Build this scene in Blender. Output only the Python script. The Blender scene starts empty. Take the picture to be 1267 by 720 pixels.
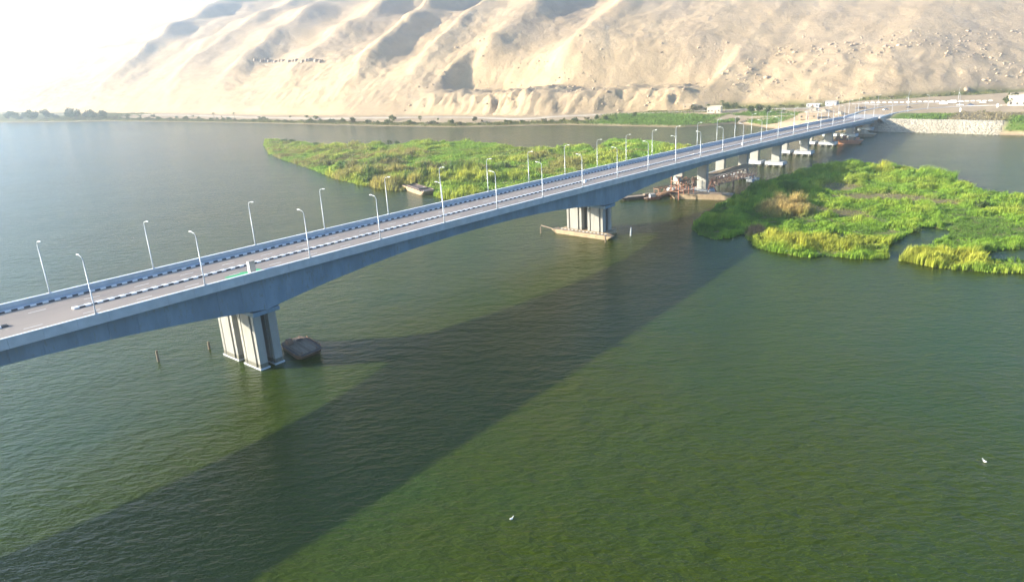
import bpy, math, random
import numpy as np
from mathutils import Vector, Matrix
R = math.radians
rng = np.random.default_rng(7)
random.seed(7)
sc = bpy.context.scene
COL = sc.collection

# ------------------------------------------------------------------ camera
F_PX, PITCH, ROLL, CAM_H = 892.38, 0.3185131, -0.0545695, 60.07     # solved from the lamp rows of the bridge
cF = np.array([0, math.cos(PITCH), -math.sin(PITCH)])
_r0 = np.array([1., 0, 0]); _u0 = np.array([0, math.sin(PITCH), math.cos(PITCH)])
cR = math.cos(ROLL) * _r0 + math.sin(ROLL) * _u0
cU = -math.sin(ROLL) * _r0 + math.cos(ROLL) * _u0
cam = bpy.data.cameras.new('camera'); camo = bpy.data.objects.new('camera', cam); COL.objects.link(camo)
m = Matrix.Identity(4)
for i in range(3):
    m[i][0], m[i][1], m[i][2] = cR[i], cU[i], -cF[i]
m[2][3] = CAM_H
camo.matrix_world = m
cam.sensor_width = 36.0; cam.lens = 36.0 * F_PX / 1267.0
cam.clip_start = 0.5; cam.clip_end = 20000
sc.camera = camo

# ------------------------------------------------------------------ sky, sun, exposure
SUN_EL = R(17.5)
SUN_TO = Vector((1.0, 0.03, 0)).normalized()                         # ground direction the shadows fall in
w = bpy.data.worlds.new('World'); sc.world = w; w.use_nodes = True
nt = w.node_tree; nt.nodes.clear()
sky = nt.nodes.new('ShaderNodeTexSky'); sky.sky_type = 'NISHITA'; sky.sun_disc = False
sky.sun_elevation = SUN_EL
sky.sun_rotation = math.atan2(-SUN_TO.x, -SUN_TO.y)
sky.air_density = 1.0; sky.dust_density = 0.35; sky.ozone_density = 4.5
bg = nt.nodes.new('ShaderNodeBackground'); bg.inputs['Strength'].default_value = 0.11
wo = nt.nodes.new('ShaderNodeOutputWorld')
nt.links.new(sky.outputs[0], bg.inputs[0]); nt.links.new(bg.outputs[0], wo.inputs[0])
sl = bpy.data.lights.new('sun', 'SUN'); sl.energy = 5.0; sl.angle = R(0.5); sl.color = (1.0, 0.90, 0.73)
so = bpy.data.objects.new('sun', sl); COL.objects.link(so); so.location = (-400, 0, 300)
ld = Vector((SUN_TO.x * math.cos(SUN_EL), SUN_TO.y * math.cos(SUN_EL), -math.sin(SUN_EL)))
so.rotation_euler = ld.to_track_quat('-Z', 'Y').to_euler()
sc.view_settings.view_transform = 'Standard'; sc.view_settings.look = 'None'
sc.view_settings.gamma = 1; sc.view_settings.exposure = 1.85
sc.view_settings.use_curve_mapping = False
sc.render.engine = 'CYCLES'
sc.cycles.use_denoising = True
sc.cycles.max_bounces = 5; sc.cycles.diffuse_bounces = 2; sc.cycles.glossy_bounces = 3
sc.cycles.transparent_max_bounces = 6; sc.cycles.volume_bounces = 1; sc.cycles.transmission_bounces = 3

# ------------------------------------------------------------------ frames
AZ = 0.7169662
bd = np.array([math.sin(AZ), math.cos(AZ), 0]); bn = np.array([-math.cos(AZ), math.sin(AZ), 0])
BO = np.array([-42.273, 146.271, 0])
TH = math.pi / 2 - AZ
def ST(s, t, z=0.0):
    return Vector(BO + bd * s + bn * t + np.array([0, 0, z]))
def to_st(P):
    q = np.array([P[0], P[1], 0]) - BO
    return float(q @ bd), float(q @ bn)
def W(px, py, z=0.0):
    r = cF + cR * (px - 633.5) / F_PX - cU * (py - 360) / F_PX
    k = (z - CAM_H) / r[2]
    return Vector((r[0] * k, r[1] * k, z))
def zr(s):                                                            # level of the lamp feet along the bridge
    return 21.0 - 0.01756 * s - 2.76e-5 * s * s

# ------------------------------------------------------------------ mesh helper
class MB:
    def __init__(s): s.v = []; s.f = []; s.m = []
    def add(s, vs, fs, mi=0):
        o = len(s.v); s.v += [tuple(map(float, p)) for p in vs]
        s.f += [tuple(i + o for i in f) for f in fs]; s.m += [mi] * len(fs)
        return s
    def hexa(s, p, mi=0):                                             # 8 points: bottom ring, top ring
        return s.add(p, [(3, 2, 1, 0), (4, 5, 6, 7), (0, 1, 5, 4), (1, 2, 6, 5), (2, 3, 7, 6), (3, 0, 4, 7)], mi)
    def box(s, x0, x1, y0, y1, z0, z1, mi=0):
        return s.hexa([(x0, y0, z0), (x1, y0, z0), (x1, y1, z0), (x0, y1, z0), (x0, y0, z1), (x1, y0, z1), (x1, y1, z1), (x0, y1, z1)], mi)
    def loft(s, rings, mi=0, caps=True):
        n = len(rings[0]); o = len(s.v)
        for r in rings: s.v += [tuple(map(float, p)) for p in r]
        fs = []
        for i in range(len(rings) - 1):
            for j in range(n):
                a = o + i * n + j; b = o + i * n + (j + 1) % n
                fs.append((a, b, b + n, a + n))
        if caps:
            fs.append(tuple(o + j for j in range(n))[::-1]); fs.append(tuple(o + (len(rings) - 1) * n + j for j in range(n)))
        s.f += fs; s.m += [mi] * len(fs); return s
    def prism(s, poly, z0, z1, mi=0):
        return s.loft([[(x, y, z0) for x, y in poly], [(x, y, z1) for x, y in poly]], mi)
    def tube(s, pts, rad, n=8, mi=0):
        if not hasattr(rad, '__len__'): rad = [rad] * len(pts)
        pts = [Vector(p) for p in pts]; rings = []
        for i, p in enumerate(pts):
            a = pts[max(i - 1, 0)]; b = pts[min(i + 1, len(pts) - 1)]
            dv = (b - a).normalized(); ref = Vector((0, 0, 1)) if abs(dv.z) < .95 else Vector((1, 0, 0))
            x = dv.cross(ref).normalized(); y = dv.cross(x).normalized()
            rings.append([p + (x * math.cos(k * 2 * math.pi / n) + y * math.sin(k * 2 * math.pi / n)) * rad[i] for k in range(n)])
        rings = [r[::-1] for r in rings]
        return s.loft(rings, mi)
    def bar(s, p, q, w=.2, h=None, mi=0):
        h = h or w; p = Vector(p); q = Vector(q); dv = (q - p).normalized()
        ref = Vector((0, 0, 1)) if abs(dv.z) < .95 else Vector((1, 0, 0))
        x = dv.cross(ref).normalized() * w / 2; y = x.cross(dv).normalized() * h / 2
        return s.loft([[p - x - y, p + x - y, p + x + y, p - x + y], [q - x - y, q + x - y, q + x + y, q - x + y]], mi)
    def mesh(s, name, mats):
        me = bpy.data.meshes.new(name); me.from_pydata(s.v, [], s.f)
        for mm in (mats if isinstance(mats, (list, tuple)) else [mats]): me.materials.append(mm)
        if any(s.m): me.polygons.foreach_set('material_index', s.m)
        me.validate(); me.update(); return me
    def build(s, name, mats, parent=None, smooth=False, loc=None, rz=None):
        me = s.mesh(name, mats)
        if smooth: me.polygons.foreach_set('use_smooth', [True] * len(me.polygons))
        return link(name, me, parent, loc, rz)
def link(name, me, parent=None, loc=None, rz=None):
    o = bpy.data.objects.new(name, me); COL.objects.link(o)
    if parent: o.parent = parent
    if loc is not None: o.location = loc
    if rz is not None: o.rotation_euler = (0, 0, rz)
    return o
def empty(name, loc, rz=0.0):
    o = bpy.data.objects.new(name, None); COL.objects.link(o); o.location = loc; o.rotation_euler = (0, 0, rz); o.empty_display_size = .5
    return o
def tag(o, label=None, cat=None, group=None, kind=None):
    if label: o['label'] = label
    if cat: o['category'] = cat
    if group: o['group'] = group
    if kind: o['kind'] = kind
    return o
def copy_tree(o, parent=None):
    c = o.copy(); COL.objects.link(c); c.parent = parent
    for ch in list(o.children): copy_tree(ch, c)
    return c
def np_mesh(name, V, Fq, mat, colors=None, smooth=False):
    """V (n,3), Fq (m,k) -> mesh with optional per-vertex colour 'Col'."""
    me = bpy.data.meshes.new(name); n, k = Fq.shape
    me.vertices.add(len(V)); me.vertices.foreach_set('co', V.astype(np.float32).ravel())
    me.loops.add(n * k); me.loops.foreach_set('vertex_index', Fq.astype(np.int32).ravel())
    me.polygons.add(n); me.polygons.foreach_set('loop_start', np.arange(0, n * k, k, dtype=np.int32))
    me.polygons.foreach_set('loop_total', np.full(n, k, dtype=np.int32))
    if smooth: me.polygons.foreach_set('use_smooth', np.ones(n, dtype=bool))
    me.materials.append(mat); me.update(calc_edges=True)
    if colors is not None:
        at = me.color_attributes.new('Col', 'FLOAT_COLOR', 'POINT')
        c = np.ones((len(V), 4), np.float32); c[:, :3] = colors; at.data.foreach_set('color', c.ravel())
    return me

# ------------------------------------------------------------------ numpy noise
_P = np.random.default_rng(3).random((256, 256))
def vnoise(x, y):
    xi = np.floor(x).astype(int); yi = np.floor(y).astype(int); fx = x - xi; fy = y - yi
    fx = fx * fx * (3 - 2 * fx); fy = fy * fy * (3 - 2 * fy)
    g = lambda a, b: _P[a & 255, b & 255]
    return (g(xi, yi) * (1 - fx) + g(xi + 1, yi) * fx) * (1 - fy) + (g(xi, yi + 1) * (1 - fx) + g(xi + 1, yi + 1) * fx) * fy
def fbm(x, y, o=4, rid=False):
    a = 0; amp = .5; tot = 0
    for i in range(o):
        n = vnoise(x + 17.3 * i, y + 9.1 * i)
        if rid: n = 1 - np.abs(2 * n - 1)
        a = a + amp * n; tot += amp; amp *= .5
        x, y = x * 1.9 + y * .5, y * 1.9 - x * .5
    return a / tot
def sstep(a, b, x):
    k = np.clip((x - a) / (b - a), 0, 1); return k * k * (3 - 2 * k)

# ------------------------------------------------------------------ materials
def new_mat(name):
    mt = bpy.data.materials.new(name); mt.use_nodes = True; t = mt.node_tree; t.nodes.clear()
    out = t.nodes.new('ShaderNodeOutputMaterial'); b = t.nodes.new('ShaderNodeBsdfPrincipled')
    t.links.new(b.outputs[0], out.inputs[0]); return mt, t, b, out
def nz(t, scale, detail=4, vec=None, rough=.55, typ='ShaderNodeTexNoise'):
    n = t.nodes.new(typ); n.inputs['Scale'].default_value = scale
    if 'Detail' in n.inputs: n.inputs['Detail'].default_value = detail
    if 'Roughness' in n.inputs and typ == 'ShaderNodeTexNoise': n.inputs['Roughness'].default_value = rough
    if vec: t.links.new(vec, n.inputs['Vector'])
    return n
def ramp(t, src, a, b):
    r = t.nodes.new('ShaderNodeMapRange'); r.inputs[1].default_value = a; r.inputs[2].default_value = b; t.links.new(src, r.inputs[0]); return r.outputs[0]
def mixc(t, fac, a, b, mode='MIX'):
    n = t.nodes.new('ShaderNodeMix'); n.data_type = 'RGBA'; n.blend_type = mode
    for inp, val in ((0, fac), (6, a), (7, b)):
        if hasattr(val, 'is_output') or hasattr(val, 'links'): t.links.new(val, n.inputs[inp])
        elif inp == 0: n.inputs[0].default_value = val
        else: n.inputs[inp].default_value = (*val, 1)
    return n.outputs[2]
def coord(t, scale=(1, 1, 1), which='Object'):
    tc = t.nodes.new('ShaderNodeTexCoord'); mp = t.nodes.new('ShaderNodeMapping'); mp.inputs['Scale'].default_value = scale
    t.links.new(tc.outputs[which], mp.inputs[0]); return mp.outputs[0]
def pmat(name, c1, c2=None, rough=.8, scale=1.0, stretch=(1, 1, 1), bump=.15, bscale=None, metal=0., rnd=0.0, spots=None):
    mt, t, b, out = new_mat(name); c2 = c2 or tuple(x * .7 for x in c1)
    vec = coord(t, stretch)
    n1 = nz(t, scale, 5, vec); colr = mixc(t, ramp(t, n1.outputs[0], .35, .65), c1, c2)
    if spots:
        n3 = nz(t, scale * 6, 3, vec); colr = mixc(t, ramp(t, n3.outputs[0], .56, .68), colr, spots)
    if rnd:
        oi = t.nodes.new('ShaderNodeObjectInfo'); colr = mixc(t, 1.0, colr, colr)
        hs = t.nodes.new('ShaderNodeHueSaturation'); t.links.new(colr, hs.inputs['Color'])
        t.links.new(ramp2(t, oi.outputs['Random'], 1 - rnd, 1 + rnd), hs.inputs['Value']); colr = hs.outputs[0]
    t.links.new(colr, b.inputs['Base Color']); b.inputs['Roughness'].default_value = rough; b.inputs['Metallic'].default_value = metal
    if bump:
        n2 = nz(t, bscale or scale * 5, 5, vec); bp = t.nodes.new('ShaderNodeBump'); bp.inputs['Strength'].default_value = bump
        bp.inputs['Distance'].default_value = .08
        t.links.new(n2.outputs[0], bp.inputs['Height']); t.links.new(bp.outputs[0], b.inputs['Normal'])
    return mt
def ramp2(t, src, lo, hi):
    r = t.nodes.new('ShaderNodeMapRange'); r.inputs[3].default_value = lo; r.inputs[4].default_value = hi; t.links.new(src, r.inputs[0]); return r.outputs[0]

M = {}
M['concrete'] = pmat('shade-tinted girder concrete', (.165, .235, .295), (.12, .175, .22), .85, .35, (1, 1, .35), .25, 2.5, rnd=.07, spots=(.14, .18, .195))  # same concrete as the columns, with the blue of its shade coloured in
M['parapet'] = pmat('parapet concrete', (.44, .46, .47), (.36, .38, .39), .8, .5, (1, 1, 1), .15, 3, rnd=.05)
M['column'] = pmat('column concrete', (.30, .295, .265), (.24, .235, .21), .85, .4, (1, 1, .2), .2, 2.5)
M['wet'] = pmat('wet stained concrete', (.16, .15, .11), (.08, .08, .06), .7, 1.5, bump=.3)
M['asphalt'] = pmat('dusty bridge asphalt', (.275, .228, .19), (.205, .175, .15), .9, .12, (.25, 1, 1), .1, 6)
M['paint'] = pmat('white road paint', (.74, .74, .71), (.60, .59, .55), .6, 2, bump=0)
M['white'] = pmat('white painted kerb', (.80, .80, .78), (.68, .68, .66), .6, 3, bump=0)
M['black'] = pmat('black painted kerb', (.035, .037, .045), (.02, .02, .025), .55, 3, bump=0)
M['galv'] = pmat('galvanised steel', (.50, .52, .54), (.43, .45, .47), .45, 2, bump=0, metal=.35)
M['lens'] = pmat('lamp lens', (.8, .8, .78), (.72, .72, .7), .3, 2, bump=0)
M['rust'] = pmat('rusty steel', (.26, .15, .09), (.16, .09, .06), .8, .8, bump=.3, bscale=4, spots=(.33, .22, .13))
M['redrust'] = pmat('red primer steel', (.38, .14, .075), (.25, .11, .07), .75, .8, bump=.2)
M['hull'] = pmat('tan barge hull', (.40, .30, .18), (.29, .21, .13), .75, .5, (1, 1, .4), .25, 3, spots=(.22, .13, .08))
M['hulldark'] = pmat('dark barge hull', (.12, .085, .07), (.07, .055, .05), .8, .6, bump=.3, spots=(.2, .13, .1))
M['deckwood'] = pmat('weathered deck', (.33, .27, .2), (.22, .17, .12), .85, .8, (.3, 2, 1), .3, 4)
M['orange'] = pmat('orange rust hull', (.50, .22, .10), (.36, .16, .09), .75, .5, bump=.25, spots=(.26, .14, .08))
M['cloth'] = pmat('green netting', (.05, .42, .16), (.04, .33, .12), .8, 2, bump=.2)
M['cabinet'] = pmat('tan cabinet paint', (.40, .34, .27), (.34, .29, .23), .6, 2, bump=0)
M['wood'] = pmat('old timber', (.26, .19, .13), (.16, .12, .09), .9, 1.5, (4, 4, .5), .4, 6)
M['bark'] = pmat('bark', (.16, .115, .08), (.1, .075, .055), .9, 3, (2, 2, .4), .4, 8)
M['wall'] = pmat('cream plaster', (.62, .55, .42), (.52, .45, .34), .9, .4, bump=.1)
M['roofgrey'] = pmat('grey roof', (.36, .34, .31), (.28, .26, .24), .85, .5, bump=.1)
M['dark'] = pmat('dark opening', (.035, .03, .028), (.02, .02, .02), .6, 2, bump=0)
M['glass'] = pmat('car glass', (.03, .035, .04), (.02, .025, .03), .12, 2, bump=0)
M['rubber'] = pmat('tyre rubber', (.025, .025, .025), (.02, .02, .02), .8, 4, bump=0)
M['carwhite'] = pmat('white car paint', (.78, .78, .77), (.74, .74, .73), .3, .5, bump=0)
M['cargrey'] = pmat('dark car paint', (.06, .06, .065), (.05, .05, .055), .3, .5, bump=0)
M['carblue'] = pmat('blue car paint', (.07, .12, .22), (.06, .1, .19), .3, .5, bump=0)
M['bird'] = pmat('white feathers', (.8, .8, .77), (.72, .71, .68), .8, 5, bump=.1)
M['gravel_road'] = pmat('pale junction asphalt', (.42, .40, .37), (.34, .33, .31), .9, .06, (1, 1, 1), .1, 3)

def leaf_mat(name):
    mt, t, b, out = new_mat(name)
    at = t.nodes.new('ShaderNodeAttribute'); at.attribute_name = 'Col'
    n = nz(t, .25, 4, coord(t)); c = mixc(t, 1.0, at.outputs['Color'], ramp2c(t, n.outputs[0]), 'MULTIPLY')
    t.links.new(c, b.inputs['Base Color']); b.inputs['Roughness'].default_value = .65
    b.inputs['Specular IOR Level'].default_value = .27
    tr = t.nodes.new('ShaderNodeBsdfTranslucent'); t.links.new(c, tr.inputs[0])
    mx = t.nodes.new('ShaderNodeMixShader'); mx.inputs[0].default_value = .38
    t.links.new(b.outputs[0], mx.inputs[1]); t.links.new(tr.outputs[0], mx.inputs[2]); t.links.new(mx.outputs[0], out.inputs[0])
    return mt
def ramp2c(t, src):
    r = t.nodes.new('ShaderNodeValToRGB'); r.color_ramp.elements[0].position = .3; r.color_ramp.elements[1].position = .7
    r.color_ramp.elements[0].color = (.72, .74, .7, 1); r.color_ramp.elements[1].color = (1.15, 1.12, 1.0, 1)
    t.links.new(src, r.inputs[0]); return r.outputs[0]
M['leaf'] = leaf_mat('leaves')

def ground_mat(name, bump_d, fine, speck):
    """vertex colour of the soil itself, broken up by noise, with stones and relief"""
    mt, t, b, out = new_mat(name); vec = coord(t)
    at = t.nodes.new('ShaderNodeAttribute'); at.attribute_name = 'Col'
    n1 = nz(t, .035, 6, vec, .62); r1 = t.nodes.new('ShaderNodeValToRGB')
    r1.color_ramp.elements[0].position = .32; r1.color_ramp.elements[1].position = .7
    r1.color_ramp.elements[0].color = (.8, .78, .75, 1); r1.color_ramp.elements[1].color = (1.1, 1.08, 1.05, 1)
    t.links.new(n1.outputs[0], r1.inputs[0])
    c = mixc(t, 1.0, at.outputs['Color'], r1.outputs[0], 'MULTIPLY')
    n2 = nz(t, fine, 3, vec, .6); n4 = nz(t, .02, 3, vec)
    mm = t.nodes.new('ShaderNodeMath'); mm.operation = 'MULTIPLY'
    t.links.new(ramp(t, n2.outputs[0], .6, .72), mm.inputs[0]); t.links.new(ramp(t, n4.outputs[0], .4, .6), mm.inputs[1])
    c = mixc(t, mm.outputs[0], c, speck)
    t.links.new(c, b.inputs['Base Color']); b.inputs['Roughness'].default_value = .95; b.inputs['Specular IOR Level'].default_value = .1
    n3 = nz(t, .09, 8, vec, .68); bp = t.nodes.new('ShaderNodeBump'); bp.inputs['Distance'].default_value = bump_d; bp.inputs['Strength'].default_value = .55
    t.links.new(n3.outputs[0], bp.inputs['Height'])
    n5 = nz(t, .35, 6, vec, .75); bp2 = t.nodes.new('ShaderNodeBump'); bp2.inputs['Distance'].default_value = bump_d * .45; bp2.inputs['Strength'].default_value = .6
    t.links.new(n5.outputs[0], bp2.inputs['Height']); t.links.new(bp.outputs[0], bp2.inputs['Normal']); t.links.new(bp2.outputs[0], b.inputs['Normal'])
    return mt
M['mountain'] = ground_mat('desert hillside', 2.6, .16, (.36, .27, .19))
M['bank'] = ground_mat('bank soil', 1.0, .3, (.2, .16, .1))

def water_mat():
    mt, t, b, out = new_mat('river water')
    v = coord(t)
    n = nz(t, .012, 4, v); n2 = nz(t, .05, 3, v)
    c = mixc(t, ramp(t, n.outputs[0], .38, .62), (.021, .047, .006), (.041, .049, .001))
    c = mixc(t, ramp(t, n2.outputs[0], .3, .75), c, (.030, .047, .001))
    t.links.new(c, b.inputs['Base Color']); b.inputs['Roughness'].default_value = .15; b.inputs['IOR'].default_value = 1.333; b.inputs['Specular IOR Level'].default_value = .27
    # wind ripples: crests a little askew to the view, several sizes
    tc = t.nodes.new('ShaderNodeTexCoord')
    def layer(scale, sx, sy, rot, det, rough):
        mp = t.nodes.new('ShaderNodeMapping'); mp.inputs['Rotation'].default_value = (0, 0, R(rot)); mp.inputs['Scale'].default_value = (sx, sy, 1)
        t.links.new(tc.outputs['Object'], mp.inputs[0]); return nz(t, scale, det, mp.outputs[0], rough).outputs[0]
    a = layer(.33, .7, 1.2, 14, 3, .55); bb = layer(.85, .6, 1.35, -6, 4, .62); cc = layer(.045, .8, 1.1, 25, 2, .5); gust = layer(.012, 1, 1, 0, 3, .5)
    def bump(h, dist, st, prev=None):
        x = t.nodes.new('ShaderNodeBump'); x.inputs['Distance'].default_value = dist; x.inputs['Strength'].default_value = st
        t.links.new(h, x.inputs['Height'])
        if prev: t.links.new(prev, x.inputs['Normal'])
        return x
    p1 = bump(cc, 2.0, .35); p2 = bump(a, .85, .6, p1.outputs[0]); p3 = bump(bb, .42, .72, p2.outputs[0])
    t.links.new(ramp2(t, ramp(t, gust, .3, .7), .32, .8), p2.inputs['Strength'])
    t.links.new(p3.outputs[0], b.inputs['Normal'])
    return mt
M['water'] = water_mat()

# ------------------------------------------------------------------ water sheet
xs = np.array([-3800, -1500, -600, -250, 0, 250, 600, 1500, 3800.]); ys = np.array([-1200, -200, 0, 200, 500, 900, 1500, 2600, 4800.])
gx, gy = np.meshgrid(xs, ys); V = np.stack([gx.ravel(), gy.ravel(), np.zeros(gx.size)], 1)
nx = len(xs); Fq = np.array([[j * nx + i, j * nx + i + 1, (j + 1) * nx + i + 1, (j + 1) * nx + i] for j in range(len(ys) - 1) for i in range(nx - 1)])
tag(link('river_water', np_mesh('river_water', V, Fq, M['water'])), kind='structure')

# ------------------------------------------------------------------ far bank and mountain (one height field, two sheets)
EDGE = np.array([(-1500, 440), (-400, 432), (-110, 424), (-80, 425), (-67, 425), (-2, 427), (20, 424), (45, 424), (60, 426), (73, 434), (88, 446), (105, 456), (122, 436), (135, 423), (200, 422), (242, 420),
                 (300, 396), (334, 382), (420, 374), (484, 371), (560, 367), (654, 361), (800, 346), (953, 328), (1179, 268), (1600, 236), (3300, 180.)])
FOOT = np.array([(-1500, 1000), (-400, 800), (-51, 668), (-17, 636), (32, 592), (84, 560), (140, 542), (172, 514), (225, 490), (271, 460), (306, 442), (393, 440), (466, 426), (520, 412), (715, 402), (884, 400), (1336, 365), (1700, 345), (3300, 330.)])
def edge(t): return np.interp(t, EDGE[:, 0], EDGE[:, 1])
def foot(t): return np.interp(t, FOOT[:, 0], FOOT[:, 1])
def bank_z(s, t):
    u = s - edge(t); hi = sstep(78, 42, t)
    left = -1.6 + 3.4 * sstep(-8, 5, u) + 2.2 * sstep(5, 45, u)
    right = -3 + 9.6 * sstep(-6, 10, u) ** .9 + 1.3 * sstep(8, 40, u)
    z = left * (1 - hi) + right * hi
    return z + .5 * (fbm(s * .06, t * .06, 4) - .5) * sstep(2, 20, u)
HC_T = np.array([-1500, 0, 200, 400, 650, 900, 1200, 1400, 1600, 2000, 2500, 3300.]); HC = np.array([98, 101, 115, 136, 166, 190, 206, 206, 193, 146, 66, 40.])
SPURS = [(1180, 34, 46, .30), (960, 40, 44, .22), (830, 34, 36, .2), (690, 26, 40, .15), (560, 44, 38, .22), (470, 26, 24, .12), (395, 34, 32, .22), (300, 22, 26, .16), (205, 9, 34, .1), (120, 5, 36, .1)]
def hill_z(s, t):
    u = s - foot(t)
    wx = t + 22 * (fbm(s * .008 + 4, t * .008, 2) - .5) * 2
    x = np.clip(u / np.interp(t, [0, 300, 700, 1200], [290, 330, 440, 500]), 0, 1); prof = 1 - (1 - x) ** 1.55
    h = np.interp(t, HC_T, HC) * prof
    for ti, A, wd, sl in SPURS:                                        # spurs running down to the river
        dd = np.abs(wx - ti - sl * u) / wd
        h = h + A * 1.25 * np.exp(-np.sqrt(dd * dd + .12) * 1.25) * sstep(4, 120, u) * (1 - .45 * sstep(180, 480, u))
    g = fbm(wx * .011 + 8, s * .005, 3)                                # shallow gullies
    h = h - 20 * (1 - g) * sstep(10, 140, u) * sstep(200, 420, t) - 8 * (1 - g) * sstep(10, 140, u)
    h = h + 2.6 * (fbm(s * .045, t * .045, 3) - .5) * sstep(0, 60, u) + (.9 + 1.6 * sstep(120, 260, t)) * (fbm(s * .16, t * .16, 3, True) - .6) * sstep(5, 40, u)
    # strata benches high up on the left
    st_ = np.sin(h * .19 + 2 * fbm(s * .01, t * .01, 2)) * 3.2 * sstep(60, 110, h) * sstep(380, 620, t)
    h = h + st_
    # low jagged cliff in front of the foot
    cm = sstep(168, 190, t) * sstep(452, 436, t); top = (11 + 15 * fbm(t * .022 + 3, s * 0 + 1.7, 3)) * (.75 + .25 * sstep(180, 240, t))
    rag = .6 * fbm(t * .11, s * .06, 4, True) + .4 * fbm(t * .33, s * .3, 3)
    cl = top * sstep(-2, 26, u + 14 * (rag - .6)) + 6.5 * (rag - .55) * sstep(0, 12, u) * sstep(95, 50, u)
    cl = cl * sstep(170, 60, u) + h * 1.0 * sstep(60, 170, u)
    h = h * (1 - cm) + np.maximum(cl, h * sstep(30, 120, u)) * cm
    # broken ground at the low right toe
    h = h + 5 * np.maximum(fbm(s * .09, t * .09, 4, True) - .55, 0) * sstep(0, 20, u) * sstep(150, 60, u) * .9
    return h * sstep(-1, 10, u)
tg = np.concatenate([np.arange(-1500, -150, 14), np.arange(-150, 720, 2.4), np.arange(720, 1500, 5), np.arange(1500, 3301, 18)])
def grid(name, S, T, Z, mat, colr):
    nr, nc = S.shape
    V = np.stack([BO[0] + bd[0] * S + bn[0] * T, BO[1] + bd[1] * S + bn[1] * T, Z], -1).reshape(-1, 3)
    i = np.arange(nr - 1)[:, None] * nc + np.arange(nc - 1)[None]
    Fq = np.stack([i, i + nc, i + nc + 1, i + 1], -1).reshape(-1, 4)[:, ::-1]
    o = link(name, np_mesh(name, V, Fq, mat, colr.reshape(-1, 3), smooth=False)); tag(o, kind='structure'); return o
# bank
vv = np.concatenate([[-14, -8, -4], np.linspace(-1, 24, 14)]); fr = np.linspace(.0, 1, 32)[1:]
T = np.broadcast_to(tg, (len(vv) + len(fr), len(tg))).copy(); E_ = edge(T); Ft = foot(T)
S = np.concatenate([E_[:len(vv)] + vv[:, None], E_[len(vv):] + 24 + (Ft[len(vv):] - E_[len(vv):] - 24) * fr[:, None]], 0)
Zb = bank_z(S, T); U = S - E_
nse = fbm(S * .03, T * .03, 4)
sand = np.array([.44, .335, .215]); grn = np.array([.10, .16, .025]); olive = np.array([.17, .17, .055]); scrub = np.array([.25, .20, .115]); stone = np.array([.40, .365, .30])
def bank_masks(S, T):
    U = S - edge(T); B = foot(T) - S; n = fbm(S * .03, T * .03, 4); n2 = fbm(S * .08 + 5, T * .08, 3)
    g = sstep(120, 128, T) * sstep(236, 205, T) * sstep(60, 46, U + 25 * (n - .5)) * sstep(-1, 3, U)
    g = np.maximum(g, sstep(-1, -7, T) * sstep(-40, -34, T) * sstep(11, 13, U) * sstep(44, 36, U))
    g = np.maximum(g, sstep(-66, -72, T) * sstep(1, 3, U) * sstep(40, 30, U))
    g = np.maximum(g, sstep(60, 72, T) * sstep(130, 118, T) * sstep(0, 3, U) * sstep(75, 50, U) * sstep(.38, .5, n2))
    ol = sstep(205, 225, T) * sstep(-1, 2, U) * sstep(15, 8, U + 16 * (n - .5))
    ol = np.maximum(ol, sstep(175, 150, T) * sstep(20, 12, B + 14 * (n2 - .5)))
    ol = np.maximum(ol, sstep(930, 1010, T) * sstep(1, 4, U))
    ol = np.maximum(ol, .8 * sstep(215, 195, T) * sstep(140, 150, T) * sstep(46, 56, U) * sstep(.35, .55, n2))
    br = sstep(-34, -38, T) * sstep(-400, -200, T) * sstep(11, 13, U) * sstep(58, 46, U)
    rip = sstep(1, -1, T) * sstep(-69, -67, T) * sstep(12.5, 11, U)
    return g, ol, br, rip
g, ol, br, rip = bank_masks(S, T)
C = np.broadcast_to(sand, S.shape + (3,)).copy()
for k, cc in ((ol, olive), (br, scrub), (g, grn), (rip, stone)): C = C * (1 - k[..., None]) + cc * k[..., None]
wetm = sstep(1.2, .2, U)[..., None] * (1 - rip[..., None]); C = C * (1 - .45 * wetm)
grid('far_bank', S, T, Zb, M['bank'], C)
# mountain
uu = np.concatenate([np.arange(0, 170, 2.4), np.arange(170, 420, 4.), np.arange(420, 700, 10), np.arange(700, 1500, 40)])
T = np.broadcast_to(tg, (len(uu), len(tg))).copy(); S = foot(T) + uu[:, None]
base = bank_z(foot(T), T)
Z = base + hill_z(S, T) * (uu[:, None] > 0)
n1 = fbm(S * .015, T * .015, 4); n2 = fbm(S * .05 + 3, T * .05, 4)
c1 = np.array([.465, .345, .205]); c2 = np.array([.395, .30, .192]); c3 = np.array([.52, .39, .235])
C = c1 + (c2 - c1) * sstep(.45, .65, n1)[..., None]; C = C + (c3 - C) * sstep(.5, .7, n2)[..., None] * .7
cm = (sstep(168, 190, T) * sstep(452, 436, T) * sstep(70, 45, uu[:, None]))[..., None]; C = C * (1 - .25 * cm) + np.array([.42, .32, .2]) * .25 * cm
ffg = (sstep(175, 150, T) * sstep(9, 3, uu[:, None] + 8 * (n2 - .5)))[..., None]; C = C * (1 - ffg) + olive * ffg
MOUNT_TOP = float(Z.max())
grid('mountain', S, T, Z, M['mountain'], C)
def ground(s, t):
    s = np.asarray(float(s)); t = np.asarray(float(t))
    if s <= foot(t): return float(bank_z(s, t))
    return float(bank_z(foot(t), t) + hill_z(s, t))

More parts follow.
